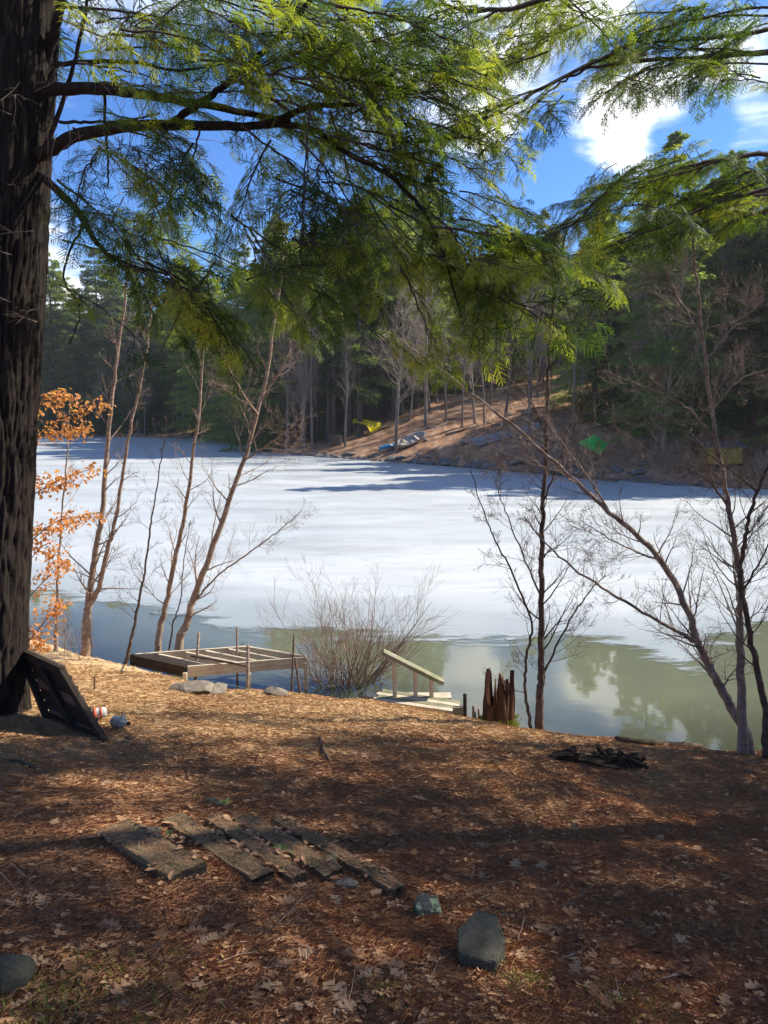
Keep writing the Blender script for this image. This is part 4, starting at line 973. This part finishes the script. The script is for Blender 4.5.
# ------------------------------------------------------------------ wooden dock frame on the bank
def beam_between(a, c, h, w_, matn, name, parent, up=Vector((0, 0, 1)), jit=.0):
    a, c = Vector(a), Vector(c); x = (c - a); L = x.length; x.normalize(); y = up.cross(x).normalized(); z = x.cross(y)
    g_ = random.Random(int(L * 1e4)); b = MB(); n = 6
    V = []
    for i in range(n + 1):
        for (sy, sz) in ((-1, -1), (1, -1), (1, 1), (-1, 1)): V.append((L * i / n - L / 2, sy * w_ / 2 + g_.uniform(-jit, jit), sz * h / 2 + g_.uniform(-jit, jit)))
    F = [(i * 4 + j, i * 4 + 4 + j, i * 4 + 4 + (j + 1) % 4, i * 4 + (j + 1) % 4) for i in range(n) for j in range(4)] + [(0, 1, 2, 3), (n * 4 + 3, n * 4 + 2, n * 4 + 1, n * 4)]
    b.add(V, F); o = b.build(name, MATS[matn], parent)
    M4 = Matrix((x, y, z)).transposed().to_4x4(); M4.translation = (a + c) / 2 - parent.location; o.matrix_local = M4
    return o
DZ = .62     # top of frame above the water
def at_z(px, py, z):
    d = ndir(px, py); t = (z - EYE) / d.z; return Vector((d.x * t, d.y * t, z))
zt = .44
A = at_z(131, 659.5, zt); B = at_z(186, 671.5, zt); C_ = at_z(306, 662, zt); D = at_z(236, 655, zt)
D = A + (C_ - B)
dk = empty('wooden_dock', (A + C_) / 2 - Vector((0, 0, .2)), 'grey wooden dock frame without deck boards, resting at the water', 'dock')
beam_between(A, B, .17, .05, 'dark_wood', 'end_board', dk, jit=.003)  # end turned from the sun, its shade put in as darker wood
beam_between(B + Vector((.03, .0, .002)), C_, .17, .05, 'weathered_wood', 'side_board', dk, jit=.003)
beam_between(A + Vector((.03, .03, .001)), D, .17, .05, 'weathered_wood', 'side_board', dk, jit=.003)
beam_between(C_ + Vector((.0, .05, -.001)), D - Vector((0, .0, .003)), .17, .05, 'weathered_wood', 'end_board', dk, jit=.003)
for q in (.22, .45, .62, .82):
    beam_between(B.lerp(C_, q) + (A - B) * .02 - Vector((0, 0, .004 + q * .003)), A.lerp(D, q) - (A - B) * .03 - Vector((0, 0, .004)), .15, .045, 'weathered_wood', 'joist', dk, jit=.003)
for q, dd in ((.0, .06), (1.0, .05)):
    for e0, e1 in ((B, C_), (A, D)):
        p = e0.lerp(e1, q) + (Vector((0, -.055, 0)) if e0 is B else Vector((0, .06, 0)))
        b = MB(); b.box((0, 0, -.30), (.06, .06, .60)); o = b.build('leg', MATS['weathered_wood'], dk); o.location = p - dk.location
# pole lying across the frame, and upright poles
b = MB(); b.tube(catmull([at_z(191, 656, zt + .12), at_z(215, 660, zt + .13), at_z(247, 666, zt + .10)], 4) - np.array(tuple(at_z(215, 660, 0))), .018, 7, cap=True)
o = b.build('pole', MATS['brown_bark'], None, True, at_z(215, 660, 0)); tag(o, 'thin pole laid across the top of the dock frame', 'pole')
def stake(px, py0, py1, Y, r, label, dx=0, matn='grey_bark'):
    a = at(px, py1, Y); c = at(px + dx, py0, Y); base = Vector((a.x, a.y, min(a.z, gz(a.x, a.y)) - .1)); b = MB()
    b.tube([(0, 0, 0), tuple((c - base) * .5 + Vector((.004, 0, 0))), tuple(c - base)], [r, r, r * .85], 8, cap=True)
    return tag(b.build('stake', MATS[matn], None, True, base), label, 'stake', 'upright stakes along the bank')
stake(192, 632, 660, 11.6, .024, 'stake leaning right at the back of the dock frame', 7)
stake(236, 627, 655, 11.9, .02, 'upright grey stake in the water behind the dock frame', 1)
stake(246, 645, 684, 10.6, .026, 'weathered stake against the front of the dock frame', 2)
stake(289, 634, 690, 10.4, .016, 'taller stake at the right end of the dock frame', 5, 'brown_bark')
stake(303, 658, 696, 10.2, .018, 'short leaning stake right of the dock frame', -8, 'brown_bark')
stake(92, 676, 706, 8.6, .012, 'thin rusty stake standing behind the leaning panel', 3, 'rusty_metal')
stake(465, 694, 716, 9.6, .03, 'short dark stake between the railed steps and the stump', 0, 'dark_wood')
stake(474, 706, 719, 9.4, .03, 'stubby stake close left of the rotten stump', 0)
stake(480, 709, 720, 9.4, .022, 'smallest stub touching the rotten stump', -1)
# stones under the dock frame
SR = [rock_mesh(50 + s, 'shore_rock', .6, 3) for s in range(3)]
for i, (px, py, sz, lb) in enumerate(((198, 692, .42, 'pale flat stone under the front corner of the dock frame'), (216, 692, .34, 'grey stone beside the pale flat one under the dock frame'),
                                      (234, 684, .28, 'dark stone under the middle of the dock frame'), (259, 690, .26, 'rounded pale stone in front of the dock frame'), (276, 694, .3, 'mossy stone near the right end of the dock frame'),
                                      (180, 690, .24, 'small stone left of the others under the dock frame'), (292, 690, .22, 'small stone furthest right by the dock frame'))):
    p = on_ground(px, py); o = link('rock', SR[i % 3], None, p + Vector((0, 0, .03))); o.rotation_euler = (0, 0, i * 1.3); o.scale = (sz * 1.25, sz, sz * .8); tag(o, lb, 'rock', 'stones under the dock frame')

# ------------------------------------------------------------------ railed landing of the water steps
zt = .62
P0, P1, P2 = at_z(372, 701, zt), at_z(455, 713, zt), at_z(461, 702, zt)
P3 = P0 + (P2 - P1)
ld = empty('landing', (P0 + P2) / 2 - Vector((0, 0, .1)), 'weathered plank landing with a slanting handrail above the water', 'landing')
for i in range(4):
    q0, q1 = i / 4 + .01, (i + 1) / 4 - .01; a, c = P0.lerp(P3, (q0 + q1) / 2), P1.lerp(P2, (q0 + q1) / 2)
    wv = (P3 - P0).length / 4 * .93
    beam_between(a + Vector((.04 * (i % 2), 0, .003 * i)), c, .038, wv, 'mossy_wood' if i % 2 else 'weathered_wood', 'plank', ld, jit=.002)
beam_between(P0 - Vector((0, -.06, .10)), P1 - Vector((0, -.06, .10)), .12, .05, 'dark_wood', 'beam', ld)
beam_between(P3 - Vector((0, .06, .10)), P2 - Vector((0, .06, .10)), .12, .05, 'dark_wood', 'beam', ld)
railY = (P3.y + P2.y) / 2 - .06
for (px, pt, pb) in ((395, 657, 697), (416, 669, 699), (432, 679, 701)):
    a, c = at(px, pb + 3, railY), at(px - 1, pt, railY); beam_between(a - Vector((0, 0, .1)), c, .055, .055, 'weathered_wood', 'post', ld, up=Vector((0, 1, 0)))
beam_between(at(383, 652, railY), at(443, 682, railY), .05, .15, 'mossy_wood', 'handrail', ld, jit=.003)
o = beam_between(at(372, 699, 9.6), at(361, 697, 9.8), .03, .06, 'dark_wood', 'plank', ld)
for (px, py, w_) in ((458, 712, .12),):
    c = at(px, py, P1.y - .02); b = MB(); b.box((0, 0, -.1), (.13, .05, .34), Matrix.Rotation(.15, 4, 'Z')); b.build('post', MATS['mossy_wood'], ld, False, c - ld.location)
for i in range(3):      # lower steps going down to the water behind
    beam_between(P3 + Vector((.15, .2 + .24 * i, -.16 - .17 * i)), P3 + Vector((1.0, .2 + .24 * i, -.16 - .17 * i)), .04, .2, 'weathered_wood', 'tread', ld)

# ------------------------------------------------------------------ rotten stump
P_ = [at(498, 719, Y_) for Y_ in np.arange(8.0, 9.6, .05)]
c = [p for p in P_ if gz(p.x, p.y) > .18][-1].copy(); c.z = gz(c.x, c.y) - .03; 
st = empty('tree_stump', c, 'jagged rotten red brown stump with moss at its foot', 'stump'); st.scale = (1.2, 1.2, 1.4)
b = MB(); n = 44; g = random.Random(4); rows = 12; V = []
for sh_ in (0, 1):
    for j in range(rows):
        for i in range(n):
            a = i / n * 2 * PI; top = .33 + .14 * abs(math.sin(a * 1.5 + .6)) + .24 * abs(float(vnoise(np.array([i * 1.37]), np.array([7.0]))[0])) + .12 * float(vnoise(np.array([i * .63]), np.array([1.0]))[0]) + (.06 if i % 5 == 0 else 0)
            top += .12 * math.exp(-((a - 3.4) ** 2) * 3)
            rr = (.175 - .03 * j / rows) * (1 + .13 * math.cos(a * 5) + .06 * float(vnoise(np.array([i * .9]), np.array([j * .7]))[0])) * (1 if sh_ == 0 else .72)
            V.append((rr * math.cos(a), rr * .8 * math.sin(a), -.1 + (top + .1) * j / (rows - 1)))
F = []
for sh_ in (0, 1):
    o_ = sh_ * rows * n
    for j in range(rows - 1):
        for i in range(n): q = (o_ + j * n + i, o_ + j * n + (i + 1) % n, o_ + (j + 1) * n + (i + 1) % n, o_ + (j + 1) * n + i); F.append(q if sh_ == 0 else q[::-1])
for i in range(n): F.append(((rows - 1) * n + i, (rows - 1) * n + (i + 1) % n, rows * n + (rows - 1) * n + (i + 1) % n, rows * n + (rows - 1) * n + i))
b.add(V, F); b.build('wood_shell', MATS['rot_wood'], st)
for (x_, y_, h_, r_) in ((.13, -.07, .72, .014), (-.02, -.12, .66, .016), (.17, .0, .60, .018), (-.12, -.08, .4, .015), (.06, -.12, .36, .02)):
    b = MB(); b.tube([(x_, y_, -.05), (x_ * .97, y_, h_ * .6), (x_ * .9 + .01, y_, h_)], [r_ * 1.3, r_, .003], 5); b.build('splinter', MATS['rot_wood'], st)
def tuft(mbx, p, n, L, g_, w_=.004, lean=.6):
    for _ in range(n):
        a = g_.uniform(0, 6.28); d = Vector((math.cos(a) * lean * g_.random(), math.sin(a) * lean * g_.random(), 1)).normalized() * L * g_.uniform(.5, 1.2); s = Vector((-math.sin(a), math.cos(a), 0)) * w_
        q = Vector(p) + Vector((g_.gauss(0, 1), g_.gauss(0, 1), 0)) * .02
        mbx.add([tuple(q - s), tuple(q + s), tuple(q + d)], [(0, 1, 2)])
b = MB()
for k in range(900):
    a = g.uniform(PI * .9, 2.1 * PI); h_ = g.random() ** 1.5 * .26; rr = .215 - .12 * h_ + g.uniform(-.03, .03); tuft(b, (rr * math.cos(a), rr * .8 * math.sin(a), -.05 + h_ + .05 * math.sin(a * 7)), 4, .055, g, .006, 1.4)
tag(b.build('moss', MATS['moss'], st), kind='stuff')

# ------------------------------------------------------------------ panel leaning on the hemlock
Dg = on_ground(49, 717); Cg = on_ground(112, 744)
Ap = at(22, 648, Dg.y + .42); Bp = at(65, 668, Cg.y + .45)
pn = empty('leaning_panel', (Dg + Cg) / 2, 'dark framed plank panel leaning against the big trunk', 'panel')
ex = (Cg - Dg).normalized(); up_ = ((Ap - Dg) + (Bp - Cg)) / 2; H_ = up_.length; ez = (up_ - up_.dot(ex) * ex).normalized(); ey = ez.cross(ex); W_ = (Cg - Dg).length
shear = up_.dot(ex) / up_.dot(ez)
def pq(u, v_, w_=0): return Dg + (Cg - Dg) * u + (Ap.lerp(Bp, u) - Dg.lerp(Cg, u)) * v_ + ey * w_
nrm_toward = 1 if ey.dot(Vector((0, 0, EYE)) - Dg) > 0 else -1
for i in range(7):
    beam_between(pq(.06, (i + .5) / 7), pq(.94, (i + .5) / 7), .02, H_ / 7 * .9, 'dark_wood' if i % 3 else 'crate_brown', 'plank', pn, up=ey)
for u in (.03, .5, .97): beam_between(pq(u, -.01, .035 * nrm_toward), pq(u, 1.0, .035 * nrm_toward), .05, .07, 'dark_wood', 'frame_rail', pn, up=ey)
for v_ in (.03, .97): beam_between(pq(.0, v_, .033 * nrm_toward), pq(1, v_, .033 * nrm_toward), .045, .07, 'dark_wood', 'frame_rail', pn, up=ey)
# float and jug beside it
def lathe(prof, n=20):
    V = [(x_, r_ * math.cos(a), r_ * math.sin(a)) for x_, r_ in prof for a in (i / n * 2 * PI for i in range(n))]; m = len(prof)
    F = [(j * n + i, j * n + (i + 1) % n, (j + 1) * n + (i + 1) % n, (j + 1) * n + i) for j in range(m - 1) for i in range(n)]
    return V, F
c = on_ground(97, 720); bu = empty('buoy', c + Vector((0, 0, .065)), 'white and red striped pot buoy lying behind the leaning panel', 'buoy', rz=.35); bu.scale = (.72, .72, .72)
for nm, prof, mt in (('body', [(-.13, .0), (-.13, .05), (-.1, .07), (.1, .07), (.125, .05), (.13, 0)], 'white_plastic'), ('stripe', [(-.05, .0705), (-.05, .0735), (.0, .0735), (.0, .0705)], 'red_plastic'), ('stripe', [(.04, .0705), (.04, .0735), (.07, .0735), (.07, .0705)], 'red_plastic')):
    b = MB(); b.add(*lathe(prof)); b.build(nm, MATS[mt], bu, True)
c = on_ground(120, 729); jg = empty('jug', c + Vector((0, 0, .065)), 'dented white plastic jug lying on the leaves right of the buoy', 'jug', rz=-.3); jg.scale = (.75, .75, .75)
b = MB(); b.add(*lathe([(-.1, 0), (-.1, .055), (-.085, .068), (-.03, .07), (-.01, .064), (.01, .07), (.05, .066), (.08, .045), (.1, .022), (.12, .02)])); b.build('body', MATS['white_plastic'], jg, True)
b = MB(); b.add(*lathe([(.115, .023), (.14, .023), (.14, 0)])); b.build('cap', MATS['dark_wood'], jg, True)
b = MB(); b.tube([(.03, 0, .06), (.04, 0, .1), (.075, 0, .1), (.09, 0, .035)], .009, 6); b.build('handle', MATS['white_plastic'], jg, True)

# ------------------------------------------------------------------ plank steps in the foreground
LV2 = np.array([(-.5, 0, .02), (-.15, .26, .10), (.3, .2, .06), (.5, 0, -.02), (.25, -.24, .09), (-.2, -.2, .05), (0, 0, -.02)]); LF2 = np.array([(0, 6, 1), (1, 6, 2), (2, 6, 3), (3, 6, 4), (4, 6, 5), (5, 6, 0)])
def plank(pts_top, w_, th_, label, seed, name='step_plank'):
    a, c = pts_top; a, c = on_ground(*a), on_ground(*c); x = (c - a); L = x.length; x.normalize(); up = Vector((-.05, .12, 1)).normalized(); y = up.cross(x).normalized(); z = x.cross(y)
    g_ = random.Random(seed); n, m = 26, 7; V = []
    for i in range(n + 1):
        u = i / n
        for (sy, sz) in [(-1, -1), (-1, .6), (-.92, 1), (-.45, 1), (0, 1), (.45, 1), (.92, 1), (1, .6), (1, -1)]:
            e = .007 * float(vnoise(np.array([u * 9 + seed]), np.array([sy * 2.0 + 3]))[0]); ch = .02 * g_.random() if i in (0, n) else 0
            V.append(((u - .5) * L + ch * (1 if i == 0 else -1), sy * w_ / 2 * (1 - .06 * abs(u - .5)) + e, sz * th_ / 2 + (e * .7 if sz > 0 else 0) - .008 * (abs(sy) < .5 and g_.random() < .2)))
    k = 9; F = [(i * k + j, i * k + j + 1, (i + 1) * k + j + 1, (i + 1) * k + j) for i in range(n) for j in range(k - 1)] + [(i * k + k - 1, i * k, (i + 1) * k, (i + 1) * k + k - 1) for i in range(n)]
    b = MB(); b.add(V, F); V = np.array(V); b.add(V[:k], [(0, 1, 7, 8), (1, 2, 6, 7), (2, 3, 5, 6)], 1); b.add(V[-k:], [(8, 7, 1, 0), (7, 6, 2, 1), (6, 5, 3, 2)], 1)
    o = b.build(name, [MATS['step_wood'], MATS['step_end']], None)
    M4 = Matrix((x, y, z)).transposed().to_4x4(); M4.translation = (a + c) / 2 + z * (th_ * -.08) + Vector((0, 0, .01)); o.matrix_world = M4
    dm = MB(); db = MB()
    for q in range(420):
        px_, py_ = g_.uniform(-.5, .5) * L, g_.gauss(0, .36) * w_
        if abs(py_) > w_ * .5: continue
        a_ = g_.uniform(0, 6.28); l_ = g_.uniform(.03, .08); zt_ = th_ / 2 + g_.uniform(.004, .012); c_, s_n = math.cos(a_) * l_, math.sin(a_) * l_; wx_, wy_ = -math.sin(a_) * .0012, math.cos(a_) * .0012
        dm.add([(px_ - wx_, py_ - wy_, zt_), (px_ + wx_, py_ + wy_, zt_), (px_ + c_, py_ + s_n, zt_ + .003)], [(0, 1, 2)])
    for q in range(26):
        px_ = g_.uniform(-.48, .48) * L; sg = g_.choice((-1, 1)); M3 = np.array((Matrix.Rotation(g_.uniform(0, 6.28), 3, 'Z') @ Matrix.Rotation(g_.uniform(-.4, .4), 3, 'Y')))
        db.add((LV2 * g_.uniform(.03, .065)) @ M3.T + np.array([px_, sg * w_ * g_.uniform(.3, .62), th_ / 2 + .004]), LF2)
    tag(dm.build('fallen_needles', MATS['pine_needle'], o), kind='stuff'); tag(db.build('fallen_leaves', MATS['small_leaf'], o), kind='stuff')
    return tag(o, label, 'plank', 'old plank steps in the bank')
plank(((114, 832), (190, 879)), .21, .08, 'widest mossy plank step, first on the left', 1)
plank(((171, 824), (265, 885)), .14, .09, 'second plank step from the left, with a dark cut end', 2)
plank(((213, 824), (300, 885)), .10, .09, 'third plank step from the left, between two dark ones', 3)
plank(((240, 823), (335, 880)), .13, .08, 'fourth plank step from the left, crumbling at its lower end', 4)
plank(((275, 823), (402, 898)), .09, .08, 'longest and narrowest plank step, furthest right', 5)
plank(((104, 838), (150, 862)), .07, .05, 'split off sliver along the left side of the widest plank step', 6)
def rock_at(px, py, sc, seed, matn, label, rz=0, sub=4, lift=.02, cat='rock', tilt=(0, 0)):
    o = link('rock', rock_mesh(seed, matn, .75, sub, .2, 9), None, on_ground(px, py) + Vector((0, 0, lift))); o.scale = sc; o.rotation_euler = (tilt[0], tilt[1], rz); tag(o, label, cat); return o
def slab_rock(px, py, pts, matn, label, rz=0):
    import bmesh
    bm = bmesh.new()
    for p_ in pts: bm.verts.new(p_)
    bmesh.ops.convex_hull(bm, input=bm.verts[:]); bmesh.ops.bevel(bm, geom=bm.edges[:], offset=.006, segments=1, affect='EDGES')
    bmesh.ops.triangulate(bm, faces=bm.faces[:]); bmesh.ops.subdivide_edges(bm, edges=bm.edges[:], cuts=3, use_grid_fill=True)
    co = np.array([v.co[:] for v in bm.verts]); nz = fbm(co[:, 0] * 22, co[:, 1] * 22, co[:, 2] * 40, 3); bm.normal_update()
    for v, n_ in zip(bm.verts, nz): v.co += v.normal * .004 * float(n_)
    me = bpy.data.meshes.new('rock'); bm.to_mesh(me); bm.free(); me.materials.append(MATS[matn])
    o = link('rock', me, None, on_ground(px, py)); o.rotation_euler = (0, 0, rz); return tag(o, label, 'rock')
slab_rock(481, 962, [(-.10, -.08, .085), (.06, -.10, .07), (.10, .0, .10), (.07, .13, .115), (-.02, .14, .125), (-.10, .02, .11), (-.07, -.09, -.03), (.05, -.11, -.03), (.10, .02, -.04), (.05, .14, -.04), (-.09, .06, -.03)],
          'slate_rock', 'angular dark slate rock alone on the needles near the front', -.1)
slab_rock(427, 914, [(-.06, -.03, .05), (.05, -.05, .045), (.065, .02, .07), (-.01, .06, .075), (-.06, .03, .06), (-.07, -.05, -.02), (.06, -.06, -.02), (.07, .05, -.02), (-.05, .06, -.02)], 'lichen_rock', 'small rock with pale green lichen, left of the dark slate rock', .3)
rock_at(347, 887, (.13, .08, .07), 63, 'shore_rock', 'pale stone sunk at the lower end of the plank steps', .2)
rock_at(325, 868, (.2, .12, .1), 64, 'slate_rock', 'dark stone between the last two plank steps', 1.2)
rock_at(4, 985, (.2, .16, .15), 65, 'slate_rock', 'dark rock cut off by the left edge at the bottom', .5, lift=.03)
rock_at(220, 806, (.32, .18, .08), 66, 'slate_rock', 'flat dark stone at the top of the plank steps', -.5, lift=-.01)
rock_at(150, 832, (.14, .1, .08), 67, 'slate_rock', 'small dark stone between the two left plank steps', .5, lift=.0)

# ------------------------------------------------------------------ logs and sticks by the water
def log(pp, r, label, seed, name='log', matn='brown_bark', lift=.5, k=9):
    P = [on_ground(*p) for p in pp]; c = P[0].copy(); g_ = random.Random(seed); C = catmull([p - c + Vector((0, 0, r * lift)) for p in P], 6)
    b = MB(); b.tube(C, [r * g_.uniform(.8, 1.15) for _ in C], k, cap=True)
    for q in range(4): i = g_.randrange(len(C)); twig(b, C[i], (g_.uniform(-1, 1), g_.uniform(-.6, .4), g_.uniform(.2, 1)), .14, r * .25, 0, g_, 0, .3, 0, 4)
    return tag(b.build(name, MATS[matn], None, True, c), label, name.replace('_', ' '))
log([(556, 731), (580, 736), (612, 733)], .03, 'dead forked branch lying at the water right of the dark tree', 1, 'fallen_branch', 'dark_twig', 1.2)
log([(616, 741), (660, 745), (710, 748), (738, 750)], .035, 'dark log along the water edge at the foot of the leaning tree', 2, 'log', 'decayed_wood')
log([(330, 763), (322, 748), (320, 738)], .014, 'short forked twig standing out of the sunlit needles', 3, 'twig', 'brown_bark', .9, 6)
log([(300, 775), (318, 764), (330, 762)], .008, 'thin stick lying on the sunlit needles', 4, 'stick', 'brown_bark', .9, 5)
log([(500, 1000), (545, 970), (590, 948)], .0045, 'long thin stick right of the slate rock', 5, 'stick', 'birch_bark', 1, 5)
log([(600, 1020), (650, 985), (690, 975)], .0045, 'pale bent stick near the bottom right', 6, 'stick', 'birch_bark', 1, 5)
log([(50, 915), (90, 900), (128, 893)], .005, 'pale stick below the widest plank step', 7, 'stick', 'birch_bark', 1, 5)
log([(0, 910), (18, 895), (34, 882)], .006, 'curved stick at the left edge', 8, 'stick', 'birch_bark', 1, 5)
log([(540, 770), (600, 790), (640, 800)], .008, 'dark stick in the shade below the decayed log', 9, 'stick', 'dark_twig', 1, 5)
log([(5, 762), (22, 765), (36, 770)], .016, 'short dark stick at the foot of the big trunk', 10, 'stick', 'dark_twig', .8, 6)
log([(380, 800), (440, 790), (500, 800)], .005, 'thin stick across the shade in the middle of the bank', 11, 'stick', 'dark_twig', 1, 5)
# decayed log: crumbling slabs
c = on_ground(602, 765); dl = empty('decayed_log', c, 'dark crumbling log broken into splinters on the right bank', 'log')
g = random.Random(15)
for i in range(70):
    a = g.uniform(-.2, .35); x_ = g.uniform(-.38, .38); y_ = g.gauss(0, .06); L = g.uniform(.07, .28); b = MB()
    b.box((0, 0, 0), (L, g.uniform(.012, .045), g.uniform(.01, .04)), Matrix.Rotation(a - .35, 4, 'Z') @ Matrix.Rotation(g.gauss(0, .45), 4, 'Y') @ Matrix.Rotation(g.uniform(-1, 1), 4, 'X'), jit=.012, rng=g)
    p = Vector((x_, y_ - .18 * x_, 0)); zz = gz(c.x + p.x, c.y + p.y) - c.z; b.build('splinter', MATS['decayed_wood'], dl, False, (p.x, p.y, zz + .01 + g.random() * .08))

# ------------------------------------------------------------------ leaves and needles on the ground
def oak_leaf_mesh(seed):
    g_ = random.Random(seed); L = .12; n = 25; up_, lo_ = [], []; ph = g_.uniform(0, 6)
    for i in range(n):
        t = i / (n - 1); env = math.sin(PI * min(1, t * .94 + .06)) ** .7 * .038 * (1 + .25 * t); lob = .72 + .28 * math.cos(t * 3.6 * 2 * PI + ph) + g_.uniform(-.04, .04)
        up_.append((t * L, env * lob)); lo_.append((t * L, -env * (.72 + .28 * math.cos(t * 3.6 * 2 * PI + ph + .9) + g_.uniform(-.04, .04))))
    cu, tw = g_.uniform(1, 5), g_.uniform(-3, 3); V = []; F = []
    for i in range(n):
        x_ = i / (n - 1) * L
        for yy in (up_[i][1], 0, lo_[i][1]): V.append((x_ - L / 2, yy, cu * yy * yy + cu * .35 * (x_ - L / 2) ** 2 + tw * yy * (x_ - L / 2) + .004 * g_.random()))
    for i in range(n - 1):
        for j in (0, 1): F.append((i * 3 + j, i * 3 + j + 1, (i + 1) * 3 + j + 1, (i + 1) * 3 + j))
    b = MB(); b.add(V, F); b.tube([(-L / 2, 0, .003), (-L / 2 - .025, .003, .006)], .0012, 3); return b.mesh('oak_leaf', MATS['oak_leaf'], False)
OAK = [oak_leaf_mesh(s) for s in range(8)]
g = random.Random(88)
spots = []
named = [(575, 833), (470, 835), (540, 870), (515, 868), (545, 935), (300, 960), (362, 960), (390, 970), (690, 978), (635, 985), (570, 915), (745, 902), (125, 992), (336, 905), (575, 975), (420, 800), (438, 815), (700, 965), (680, 998), (752, 815), (696, 852), (335, 995), (205, 760)]
while len(spots) < 290:
    if named: px, py = named.pop()
    else:
        px = g.uniform(10, 760); py = 735 + 285 * g.random() ** .9
        if vnoise(np.array([px / 60]), np.array([py / 40]))[0] < g.uniform(-.9, .6): continue
    spots.append((px, py))
A_ = np.array(spots)
for i, (px, py) in enumerate(spots):
    p = on_ground(px, py); o = link('oak_leaf', OAK[i % 8], ground, p + Vector((0, 0, .012))); s = g.uniform(.4, .85)
    if i < 23: s = g.uniform(.8, 1.05)
    o.scale = (s, s, s); o.rotation_euler = (g.uniform(-.35, .35) - .1, g.uniform(-.35, .35), g.uniform(0, 6.28))
def scatter(n, seed, xr, yr, dens=None):
    g_ = np.random.RandomState(seed); 
    v_ = g_.rand(n); y = yr[0] + (yr[1] - yr[0]) * v_ ** 1.25; x = (g_.rand(n) * 2 - 1) * (y * .62 + 2.2)
    keep = (shore(x, y) > .25)
    if dens is not None: keep &= dens(x, y) > g_.rand(n)
    return x[keep], y[keep], g_
def litter(name, n, seed, shape_v, shape_f, smin, smax, lift, tilt, matn, yr, dens=None):
    x, y, g_ = scatter(n, seed, None, yr, dens); z = height(x, y); m = len(x)
    a = g_.rand(m) * 2 * PI; s = smin + (smax - smin) * g_.rand(m)
    tx, ty = g_.randn(m) * tilt, g_.randn(m) * tilt
    V = shape_v[None] * s[:, None, None]
    ca, sa = np.cos(a)[:, None], np.sin(a)[:, None]
    X = V[..., 0] * ca - V[..., 1] * sa; Yy = V[..., 0] * sa + V[..., 1] * ca; Z = V[..., 2] + X * tx[:, None] + Yy * ty[:, None] - .238 * Yy - .083 * X
    P = np.stack([X + x[:, None], Yy + y[:, None], Z + (z + lift * (.3 + g_.rand(m)))[:, None]], -1)
    k = len(shape_v); F = shape_f[None] + (np.arange(m) * k)[:, None, None]
    b = MB(); b.add(P.reshape(-1, 3), F.reshape(-1, shape_f.shape[1]))
    return tag(b.build(name, MATS[matn], ground), kind='stuff')
litter('leaf_litter', 33000, 3, LV2, LF2, .022, .06, .010, .25, 'small_leaf', (1.4, 12.5), lambda x, y: np.clip(.35 + .09 * y + .5 * vnoise(x * 1.3, y * 1.3, 4), .05, 1))
NV = np.array([(-.5, -.008, 0), (-.5, .008, 0), (0, .012, .05), (.5, 0, .0)]); NF = np.array([(0, 2, 1), (1, 2, 3)]); 
NV = np.array([(-.5, -.009, 0), (0, .011, .06), (.5, 0, 0), (0, -.011, .06)]); NF = np.array([(0, 3, 2), (0, 2, 1)])
litter('needle_litter', 300000, 4, NV, NF, .05, .11, .012, .12, 'pine_needle', (1.3, 10.5))
b = MB(); g = random.Random(66)
for k in range(160):
    px, py = g.uniform(0, 768), g.uniform(760, 1024); p = on_ground(px, py) - ground.location; a = g.uniform(0, 6.28)
    twig(b, p + Vector((0, 0, .012)), (math.cos(a), math.sin(a), -.12), g.uniform(.08, .3), g.uniform(.0015, .003), 1, g, -.05, .18, 1, 3, .001)
tag(b.build('twig_litter', MATS['birch_bark'], ground, True), kind='stuff')
# grass and moss tufts
b = MB()
for (px, py, n, sp) in ((60, 1005, 130, .14), (150, 1000, 90, .16), (525, 985, 50, .05), (390, 1000, 30, .06), (640, 1015, 60, .1), (450, 760, 40, .3), (30, 1015, 80, .1), (500, 800, 40, .3), (700, 900, 30, .3)):
    c = on_ground(px, py)
    for k in range(n):
        x_, y_ = c.x + g.gauss(0, sp), c.y + g.gauss(0, sp); tuft(b, (x_, y_, gz(x_, y_)), 5, .035, g, .0022, .9)
tag(b.build('moss_tufts', MATS['moss'], ground), kind='stuff')
for i, (px, py, lb) in enumerate(((282, 858, 'small green sprout on the fourth plank step'), (238, 843, 'green seedling between the second and third plank steps'), (226, 808, 'green sprig beside the flat stone above the steps'), (170, 842, 'low green seedling right of the widest plank'))):
    c = on_ground(px, py); b = MB()
    for k in range(16):
        a = g.uniform(0, 6.28); M3 = np.array((Matrix.Rotation(a, 3, 'Z') @ Matrix.Rotation(-g.uniform(.2, 1.1), 3, 'Y'))); b.add((LV * g.uniform(.2, .5)) @ M3.T + np.array([g.gauss(0, .012), g.gauss(0, .012), .012 + g.random() * .02]), LF)
    tag(b.build('seedling', MATS['green_sprout'], None, False, c + Vector((0, 0, .02))), lb, 'seedling', 'green seedlings by the steps')

# ------------------------------------------------------------------ thin air between here and the far wood
hz = MB(); hz.box((-30, 140, 23), (900, 500, 51.4)); ho = hz.build('haze', None)
hm = bpy.data.materials.new('haze'); hm.use_nodes = True; hn = NT(hm.node_tree)
pv = hn.n('ShaderNodeVolumePrincipled', Density=.0003); pv.inputs['Color'].default_value = (.92, .95, 1, 1); pv.inputs['Anisotropy'].default_value = .3
hn.link(pv.outputs[0], hn.n('ShaderNodeOutputMaterial').inputs['Volume']); ho.data.materials.clear(); ho.data.materials.append(hm)
tag(ho, 'faint haze over the pond', kind='stuff')
